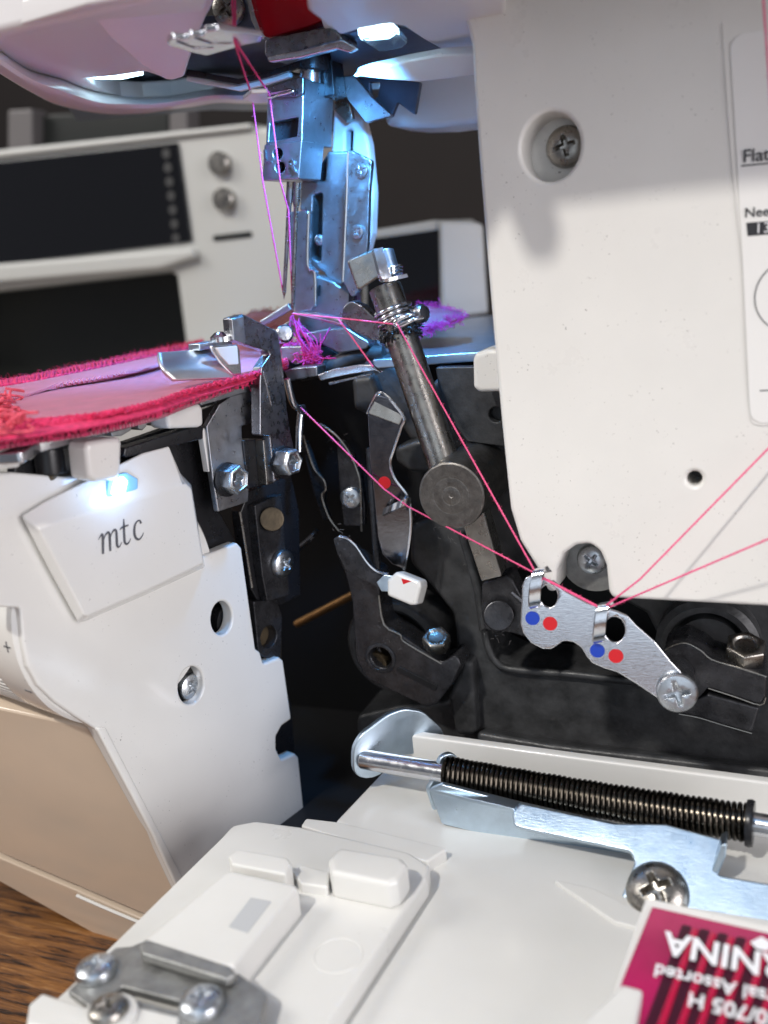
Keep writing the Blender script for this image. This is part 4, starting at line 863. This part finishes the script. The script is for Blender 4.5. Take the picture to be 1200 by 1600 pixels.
# hinge: ear, rod, spring, zinc bracket
EP = (oy(572, 1188, -27), V(0.72, -0.69, 0.0).normalized())
ER = plate('hinge_ear', [(552, 1200), (552, 1168), (566, 1147), (606, 1117), (632, 1107), (662, 1112), (690, 1138), (702, 1168), (650, 1178), (618, 1182), (596, 1212), (572, 1218), (556, 1212)], EP, 1.8, ZINC, MC, r=6, b=0.4)
ha = oy(566, 1186, -27); hb = oy(1230, 1296, -33)
HR = rod('hinge_rod', ha, hb, 2.6, SATIN, MC, bev=0.3)
hd = (hb-ha).normalized(); u, v = basis(hd)
s0 = oy(699, 1207, -27.6); s0 = ha+hd*(s0-ha).dot(hd); s1 = oy(1172, 1286, -32.5); s1 = ha+hd*(s1-ha).dot(hd)
pts = []; TURNS = 58
for i in range(TURNS*18+1):
    a = i*math.tau/18; t = i/(TURNS*18); pts.append(s0.lerp(s1, t)+v*(-0.5*math.sin(t*math.pi))+(u*math.cos(a)+v*math.sin(a))*(3.75+0.06*math.sin(i*0.05)))
sg = tube('hinge_spring', pts, 0.60, SPRINGM, MC, k=0, seg=8); sg['label'] = 'dark oily coil spring on the hinge rod'
lathe('spring_collar', s1, hd, [(2.6, -0.8), (5.0, -0.8), (5.2, 0), (5.0, 0.8), (2.6, 0.8)], BLKPL, MC)
BQ = (s0-hd*1.2, V(0.72, -0.69, 0).normalized())
ZB = plate('hinge_bracket', [(668, 1234), (676, 1222), (684, 1196), (690, 1182), (704, 1176), (716, 1182), (718, 1200), (706, 1222), (694, 1234), (686, 1290)], BQ, 1.6, ZINC, MC, r=3, b=0.4)
ZB['label'] = 'blue-tinted zinc hinge bracket'
plate('bracket_wall', [(670, 1234), (690, 1226), (815, 1258), (1000, 1300), (996, 1338), (820, 1320), (690, 1288)], PY(-37), 1.6, ZINC, ZB, r=0.8, b=0.4)
plate('bracket_flange', [(674, 1233), (700, 1224), (812, 1252), (803, 1264)], PZ(oy(740, 1242, -37).z), 1.2, ZINC, ZB, r=0.4, b=0.3)
ZP = (oy(1000, 1320, -43), V(0.0, -0.58, 0.81).normalized())
plate('bracket_plate', [(800, 1268), (812, 1254), (960, 1286), (1040, 1287), (1132, 1312), (1128, 1345), (1118, 1366), (1330, 1402), (1330, 1470), (1010, 1446), (975, 1448), (964, 1432), (965, 1416), (992, 1346), (984, 1330), (815, 1294), (802, 1290)], ZP, 1.8, ZINC, ZB, r=1.2, b=0.5)
plate('bracket_tab', [(1112, 1362), (1126, 1322), (1136, 1318), (1134, 1340), (1122, 1368)], PY(-46), 5, ZINC, ZB, r=0.5, b=0.4)
screw(on(1027, 1396, ZP), ZP[1], 6.6, 'dome', ZB, STEEL, 0.5, 1.1)
plate('cover_clip', [(905, 1600), (972, 1536), (1006, 1545), (985, 1640), (880, 1640)], PZ(-68.5), 8, FLAPW, FL, r=0.8, b=0.8)

# ------------------------------------------------------------------ needle pack
PKP = (on(1060, 1450, PZ(-66)), V(0.0, -0.22, 0.975).normalized())
NK = thing('needle_pack', 'flat magenta needle pack with white lettering lying upside down on the opened cover', 'needle pack', tuple(on(1150, 1560, PKP)))
plate('case', [(1008, 1404), (1014, 1402), (1330, 1474), (1240, 1760), (890, 1760), (962, 1538)], PKP, 3.4, WHITE, NK, r=0.8, b=0.5)
PKF = (PKP[0]+PKP[1]*0.5, PKP[1])
PACK = M_('magenta_card', (0.38, 0.008, 0.085), 0.22, coat=0.9, var=0.2, vscale=60)
PACKR = M_('magenta_rib', (0.44, 0.008, 0.05), 0.18, coat=0.8)
PACKD = M_('dark_magenta_groove', (0.045, 0.003, 0.016), 0.3)
plate('card', [(1019, 1416), (1330, 1487), (1240, 1760), (905, 1760), (972, 1531)], PKF, 0.8, PACK, NK, r=0.4, b=0.2)
for i in range(9):
    x0 = 1074+i*28.5; y0 = 1444+i*6.2
    plate('needle_groove', [(x0-8, y0), (x0+7, y0+3), (x0-62, y0+200), (x0-82, y0+196)], (PKF[0]+PKF[1]*0.08, PKF[1]), 0.3, PACKD, NK, r=0.4, b=0.05)
    plate('rib', [(x0+8, y0+5), (x0+18, y0+7), (x0-52, y0+205), (x0-64, y0+200)], (PKF[0]+PKF[1]*0.5, PKF[1]), 0.7, PACKR, NK, r=0.4, b=0.3)
PKT = (PKF[0]+PKF[1]*0.75, PKF[1])
tdir = on(1043, 1455, PKT)-on(1198, 1489, PKT); tup = on(1060, 1500, PKT)-on(1075, 1460, PKT)
text('brand_print', 'BERNINA', 6.7, on(1041, 1456, PKT), tdir, tup, WHITEINK, NK, align='RIGHT', bold=0.16)
text('print_line', 'Universal Assorted', 3.7, on(1024, 1506, PKT), tdir, tup, WHITEINK, NK, align='RIGHT', bold=0.06)
text('print_line', '130/705 H', 3.9, on(1076, 1550, PKT), tdir, tup, WHITEINK, NK, align='RIGHT', bold=0.07)
plate('print_mark', [(1172, 1472), (1190, 1463), (1206, 1474), (1200, 1486), (1182, 1482)], PKT, 0.1, WHITEINK, NK, r=0.2, b=0.02)

# ------------------------------------------------------------------ fabric
FB = thing('fabric_strip', 'lilac pink fabric with overlocked raspberry edge lying on the cloth plate', 'fabric', tuple(oz(100, 650, 31)))
rowF = [(-60, 700), (0, 688), (60, 680), (150, 665), (240, 645), (300, 624), (400, 592), (450, 570)]
rowT = [(-60, 672), (0, 655), (60, 650), (150, 642), (240, 628), (300, 607), (400, 580), (450, 560)]
rowM = [(-60, 630), (0, 622), (60, 614), (150, 600), (240, 585), (320, 565), (410, 552), (455, 545)]
rowB = [(-60, 606), (0, 600), (60, 590), (150, 572), (240, 553), (320, 536), (420, 522), (460, 520)]
def wob(i, j): return 0.5*math.sin(i*1.7+j*2.3)
F1 = loft('fabric', [[oz(x, y, z+wob(i, j)*0.35) for i, (x, y) in enumerate(r_)] for j, (r_, z) in enumerate(((rowF, 31.0), (rowT, 32.4), (rowM, 32.2), (rowB, 32.4)))], FABRIC, FB, t=0.7, k=8)
loft('fabric_fold', [[oz(x, y, z) for x, y in r_] for r_, z in (([(-60, 645), (0, 628), (40, 619), (90, 606), (150, 596), (210, 583), (280, 566)], 33.0), ([(-60, 622), (0, 606), (60, 598), (120, 590), (170, 582), (220, 574), (285, 556)], 34.4), ([(-60, 604), (0, 596), (60, 585), (150, 567), (200, 557), (260, 545), (318, 532)], 33.6))], FABRIC, FB, t=0.8, k=8)
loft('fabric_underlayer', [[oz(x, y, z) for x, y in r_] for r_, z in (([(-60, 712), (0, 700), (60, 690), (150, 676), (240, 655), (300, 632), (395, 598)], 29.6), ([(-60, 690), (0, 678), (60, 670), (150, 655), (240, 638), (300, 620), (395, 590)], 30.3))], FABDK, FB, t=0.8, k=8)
loft('edge_band', [[oz(x, y, z) for x, y in r_] for r_, z in ((rowF, 31.6), ([(x, (y+y2)/2-2) for (x, y), (_, y2) in zip(rowF, rowT)], 32.6), ([(x, y+5) for x, y in rowT], 32.7))], PINKED, FB, t=0.5, k=8)
def overlock(name, edge, inner, n, mat, z0=31.2, z1=33.0, r=0.42):
    e = smoothpath([oz(x, y, z0) for x, y in edge], 12); q = smoothpath([oz(x, y, z1) for x, y in inner], 12); vs = []; fs = []
    def at(p, t): k = t*(len(p)-1); i = min(len(p)-2, int(k)); return p[i].lerp(p[i+1], k-i)
    for i in range(n):
        t = (i+0.5)/n; d = 0.55/n; jt = lambda: V(random.gauss(0, .22), random.gauss(0, .22), random.gauss(0, .22))
        a = at(e, t)+jt(); b = at(q, min(1, max(0, t+d)))+jt(); c = at(q, max(0, t-d))+jt()
        mid = (a+b)/2+V(0, 0, 0.9); mid2 = (a+c)/2+V(0, 0, 0.9)
        pth = smoothpath([c, mid2, a+V(0, 0, .3), a-V(0, 0, .9), a+V(0, 0, .1), mid, b], 3)
        tubegeo(pth, r*(0.8+0.4*random.random()), 5, False, vs, fs)
    for ln in (q, e):
        pp = [at(ln, k/(n*2))+V(0, 0, 0.4+0.3*math.sin(k*1.9))+V(random.gauss(0, .15), random.gauss(0, .15), 0) for k in range(n*2+1)]
        tubegeo(pp, r, 5, False, vs, fs)
    for k in range(n*7):                       # stray fibres
        p = at(e, random.random()).lerp(at(q, random.random()), 0.0)+V(random.gauss(0, .5), random.gauss(0, .5), random.gauss(0.2, .5))
        d = V(random.gauss(0, 1), random.gauss(-.5, 1), random.gauss(.3, 1)).normalized()*(0.5+random.random()*1.3)
        tubegeo([p, p+d*0.5+V(0, 0, .12), p+d], 0.045, 3, False, vs, fs)
    o = finish(name, vs, fs, mat, FB, wn=False); o['kind'] = 'stuff'; return o
overlock('overlock_stitching', [(-40, 692), (0, 686), (60, 678), (150, 664), (240, 644), (300, 623), (400, 592), (448, 570)], [(-40, 668), (0, 658), (60, 659), (110, 654), (160, 648), (240, 631), (300, 611), (400, 584), (448, 563)], 150, PINKED, 31.2, 33.2, 0.30)
overlock('overlock_stitching', [(-40, 604), (0, 598), (60, 587), (150, 569), (240, 549), (318, 533)], [(-40, 612), (0, 606), (60, 596), (150, 577), (240, 557), (318, 541)], 84, PINKED, 34.0, 34.5, 0.34)
vs = []; fs = []
for i in range(46):                            # frayed corner
    p = oz(random.uniform(-20, 26), random.uniform(622, 668), 32.5+random.random()*3)
    tubegeo(smoothpath([p+V(random.gauss(0, 2.2), random.gauss(0, 2.2), random.gauss(0, 1.2)) for _ in range(4)], 4), 0.32, 5, False, vs, fs)
fr_ = finish('frayed_threads', vs, fs, M_('coral_yarn', (0.74, 0.09, 0.14), .85, var=.4, vscale=500), FB, wn=False); fr_['kind'] = 'stuff'
def fuzz(name, label, pts, n, sp, mat, cat, ln=4.0, rr=0.22):
    vs = []; fs = []
    for i in range(n):
        k = random.random()*(len(pts)-1); a = pts[int(k)].lerp(pts[int(k)+1], k-int(k))
        p = a+V(random.gauss(0, sp[0]), random.gauss(0, sp[1]), random.gauss(0, sp[2]))
        d = V(random.gauss(0, 1), random.gauss(0, 1), random.gauss(0, .6)).normalized()*ln*random.uniform(.4, 1)
        tubegeo(smoothpath([p, p+d*0.4+V(random.gauss(0, .4), 0, random.gauss(0, .4)), p+d], 3), rr, 4, False, vs, fs)
    return finish(name, vs, fs, mat, None, wn=False)
SCM_ = fabric_mat('magenta_cloth', (0.55, 0.012, 0.12))
vs = []; fs = []                               # slack loops at the stitch point
for i in range(9):
    a_ = oy(random.uniform(452, 468), random.uniform(490, 505), 17); b_ = oy(random.uniform(470, 500), random.uniform(545, 572), 16.5)
    m_ = (a_+b_)/2+V(random.gauss(0, 2.2), random.gauss(-.6, .5), random.gauss(0, 1.5)); q_ = b_+V(random.gauss(1, 2.5), -.4, random.gauss(1.5, 1.5))
    tubegeo(smoothpath([a_, m_, b_, q_], 8), 0.16, 6, False, vs, fs)
o = finish('loose_threads', vs, fs, MAGENTA, None, wn=False); tag(o, 'slack pink thread loops between the needle points and the stitch tangle', 'thread')
def cloth(name, label, rows, n, sp, mat, fz, ln, rr):
    t = thing(name, label, 'fabric', tuple(rows[0][0]))
    loft('cloth', rows, mat, t, t=0.8, k=6)
    o = fuzz('frayed_edge', '', rows[0], n//2, sp, fz, 'fabric', ln, rr); attach(o, t); o['kind'] = 'stuff'
    o = fuzz('frayed_edge', '', rows[-1], n//2, sp, fz, 'fabric', ln, rr); attach(o, t); o['kind'] = 'stuff'
cloth('fabric_scrap', 'frayed magenta stitched fabric end on the plate behind the looper bar', [[oy(x, y, Y) for x, y, Y in r_] for r_ in (
    [(636, 492, 62), (664, 479, 62), (690, 484, 62), (722, 489, 62)], [(640, 505, 52), (668, 500, 50), (694, 497, 50), (724, 492, 52)], [(646, 520, 42), (672, 515, 40), (698, 505, 42), (722, 495, 48)])], 500, (0.6, 1.2, 0.6), SCM_, MAGENTA, 2.6, 0.10)
CORAL = fabric_mat('coral_cloth', (0.60, 0.12, 0.09))
cloth('fabric_piece', 'blurred coral red cloth behind the upper knife', [[oy(x, y, Y) for x, y, Y in r_] for r_ in (
    [(372, 499, 70), (400, 489, 70), (430, 487, 70), (470, 488, 70)], [(372, 508, 60), (400, 500, 60), (430, 498, 58), (470, 500, 56)], [(372, 520, 50), (400, 514, 50), (430, 512, 48), (470, 512, 46)])], 260, (1, 1.5, 0.6), CORAL, CORAL, 2.5, 0.12)
o = fuzz('thread_tangle', '', [oy(455, 540, 22), oy(478, 552, 20), oy(490, 562, 18)], 700, (1.0, 2, 0.9), MAGENTA, 'thread', 2.6, 0.13); tag(o, 'magenta tangle of stitches forming under the needles', 'thread')

# ------------------------------------------------------------------ threads
def thread(label, pts, mat=THREAD, r=0.155, pitch=1.4, group=None):
    path = []
    pts = [Vector(p) for p in pts]
    for a, b in zip(pts[:-1], pts[1:]):
        n = max(4, int((b-a).length/0.28))
        for i in range(n): path.append(a.lerp(b, i/n))
    path.append(pts[-1]); vs = []; fs = []; s = 0
    for ph in (0, math.pi):
        strand = []; s = 0
        for i, p in enumerate(path):
            t = (path[min(i+1, len(path)-1)]-path[max(0, i-1)]).normalized(); u, v = basis(t)
            if i: s += (p-path[i-1]).length
            a = s/pitch*math.tau+ph; strand.append(p+(u*math.cos(a)+v*math.sin(a))*r*0.62)
        tubegeo(strand, r, 6, False, vs, fs)
    for k in range(int(s*1.6)):
        p = random.choice(path); d = V(random.gauss(0, 1), random.gauss(0, 1), random.gauss(0, 1)).normalized()*random.uniform(.3, .9)
        tubegeo([p, p+d*0.5+V(0, 0, 0.05), p+d], 0.03, 3, False, vs, fs)
    o = finish('thread', vs, fs, mat, None, wn=False); tag(o, label, 'thread', group); return o
h1 = on(*gz(222, 205), GP)+GP[1]*2.6; h2 = on(*gz(492, 347), GP)+GP[1]*2.6
h1b = on(*gz(232, 208), GP)+GP[1]*2.2; h2b = on(*gz(502, 350), GP)+GP[1]*2.2
thread('pink thread from the upper looper eyelet past the bar to both chrome hooks', [oy(457, 490, 11), oy(540, 498, 4), oy(621, 507, -2), oy(650, 560, -4), h1, h2, on(1000, 905, (COVP[0]+CN*9, CN)), on(1215, 686, (COVP[0]+CN*4, CN))])
thread('pink thread from the lower looper past the red-dotted shield to both chrome hooks', [on(470, 637, PW(6)), oy(600, 764, -2.6), oy(637, 791, -5), h1b, h2b, on(1210, 838, (COVP[0]+CN*12, CN))])
thread('magenta needle thread through the left wire guide to the left needle', [oy(362, -20, -12), on(366, 64, PD(103.6)), oy(394, 151, 10.5), oy(411, 286, 12.5), oy(443, 460, 19)], M_('magenta_needle_thread', (0.80, 0.06, 0.22), .75), 0.16)
thread('magenta needle thread through the right wire guide in front of the clamp', [oy(367, -20, -12), on(368, 66, PD(103.6)), oy(421, 147, 10.2), oy(438, 284, 12.3), oy(451, 330, 17), oy(457, 482, 19.2)], bpy.data.materials['magenta_needle_thread'], 0.16)
thread('short pink thread from the looper finger to the lower looper tip', [oy(529, 499, 9.5), oy(545, 520, 8.5), oy(583, 573, 5)], THREAD, 0.16)
thread('pink stitch thread crossing over the stitch tangle', [oy(462, 500, 14), oy(478, 528, 15), oy(490, 556, 16), oy(486, 572, 16)], MAGENTA, 0.16)
thread('pink stitch thread slanting from the presser foot sole to the stitch tangle', [oy(516, 512, 18), oy(500, 540, 17), oy(489, 558, 16.4)], MAGENTA, 0.16)
thread('pink thread hanging down over the printed sticker', [on(1190, -40, (COVP[0]+CN*10, CN)), on(1200, 100, (COVP[0]+CN*8, CN)), on(1212, 300, (COVP[0]+CN*8, CN))], THREAD, 0.14)

# ------------------------------------------------------------------ background: second sewing machine and white box
BM = thing('sewing_machine', 'grey white computerised sewing machine with dark screen and two knobs, blurred behind', 'sewing machine', (-280, 280, -129))
BY = 250
bt = plate('body', [(-240, 268), (390, 200), (452, 194), (520, 760), (-240, 900)], PY(BY), 70, BGW, BM, r=6, b=3,
      holes=[[(-140, 470), (262, 424), (275, 432), (292, 560), (292, 610), (-140, 690)]])
plate('throat', [(-200, 440), (320, 400), (330, 640), (-200, 740)], PY(BY+66), 3, BGD, BM, r=1, b=0.5)
plate('screen', [(-190, 272), (278, 222), (300, 378), (-180, 436)], PY(BY-1.5), 3, SCREEN, BM, r=2, b=0.5)
plate('lower_lip', [(-240, 432), (300, 388), (306, 402), (250, 420), (-240, 462)], PY(BY-6), 7, BGW, BM, r=2, b=2)
for x, y in ((347, 256), (354, 312)):
    c = oy(x, y, BY); lathe('knob', c, FN, [(0, 0), (6.2, 0), (6.2, 4.5), (5.4, 5.5), (0, 5.7)], STEEL, BM, 32)
plate('button_row', [(332, 368), (392, 361), (393, 370), (333, 377)], PY(BY-1), 2, BGD, BM, r=1, b=0.4)
for i in range(7): lathe('screen_icon', oy(260+i*4.6*0.55, 240+i*22, BY-1.7), FN, [(0, 0), (2.6, 0), (2.6, 0.4), (0, 0.4)], ICON, BM, 20)
plate('top_lip', [(-240, 258), (0, 234), (390, 192), (392, 202), (0, 246), (-240, 270)], PY(BY-3), 60, BGW, BM, r=2, b=1.5)
for x0, x1 in ((12, 50), (264, 292)):
    plate('spool_post', [(x0, 172), (x1, 170), (x1, 232), (x0, 238)], PY(BY+30), 14, BGP, BM, r=2, b=1)
plate('spool_tray', [(60, 180), (262, 168), (264, 212), (60, 232)], PY(BY+40), 20, BGD, BM, r=2, b=1)
plate('free_arm', [(-240, 640), (310, 590), (520, 575), (540, 760), (-240, 900)], PY(BY-30), 60, BGW, BM, r=4, b=3)
WB = thing('white_box', 'white box-shaped machine part with a dark front panel, blurred behind the looper bar', 'box', tuple(oy(670, 480, 200)))
bx0 = plate('box_body', [(566, 362), (676, 344), (686, 345), (692, 500), (566, 505)], PY(205), 60, BGW, WB, r=2, b=2)
plate('front_panel', [(572, 374), (686, 358), (689, 492), (572, 492)], PY(204), 3, SCREEN, WB, r=1, b=0.4)
sp2 = (oy(690, 345, 203), V(0.55, -0.83, 0).normalized())
plate('side_panel', [(688, 344), (748, 347), (756, 352), (764, 490), (692, 500)], sp2, 8, BGW, WB, r=2, b=1.5)
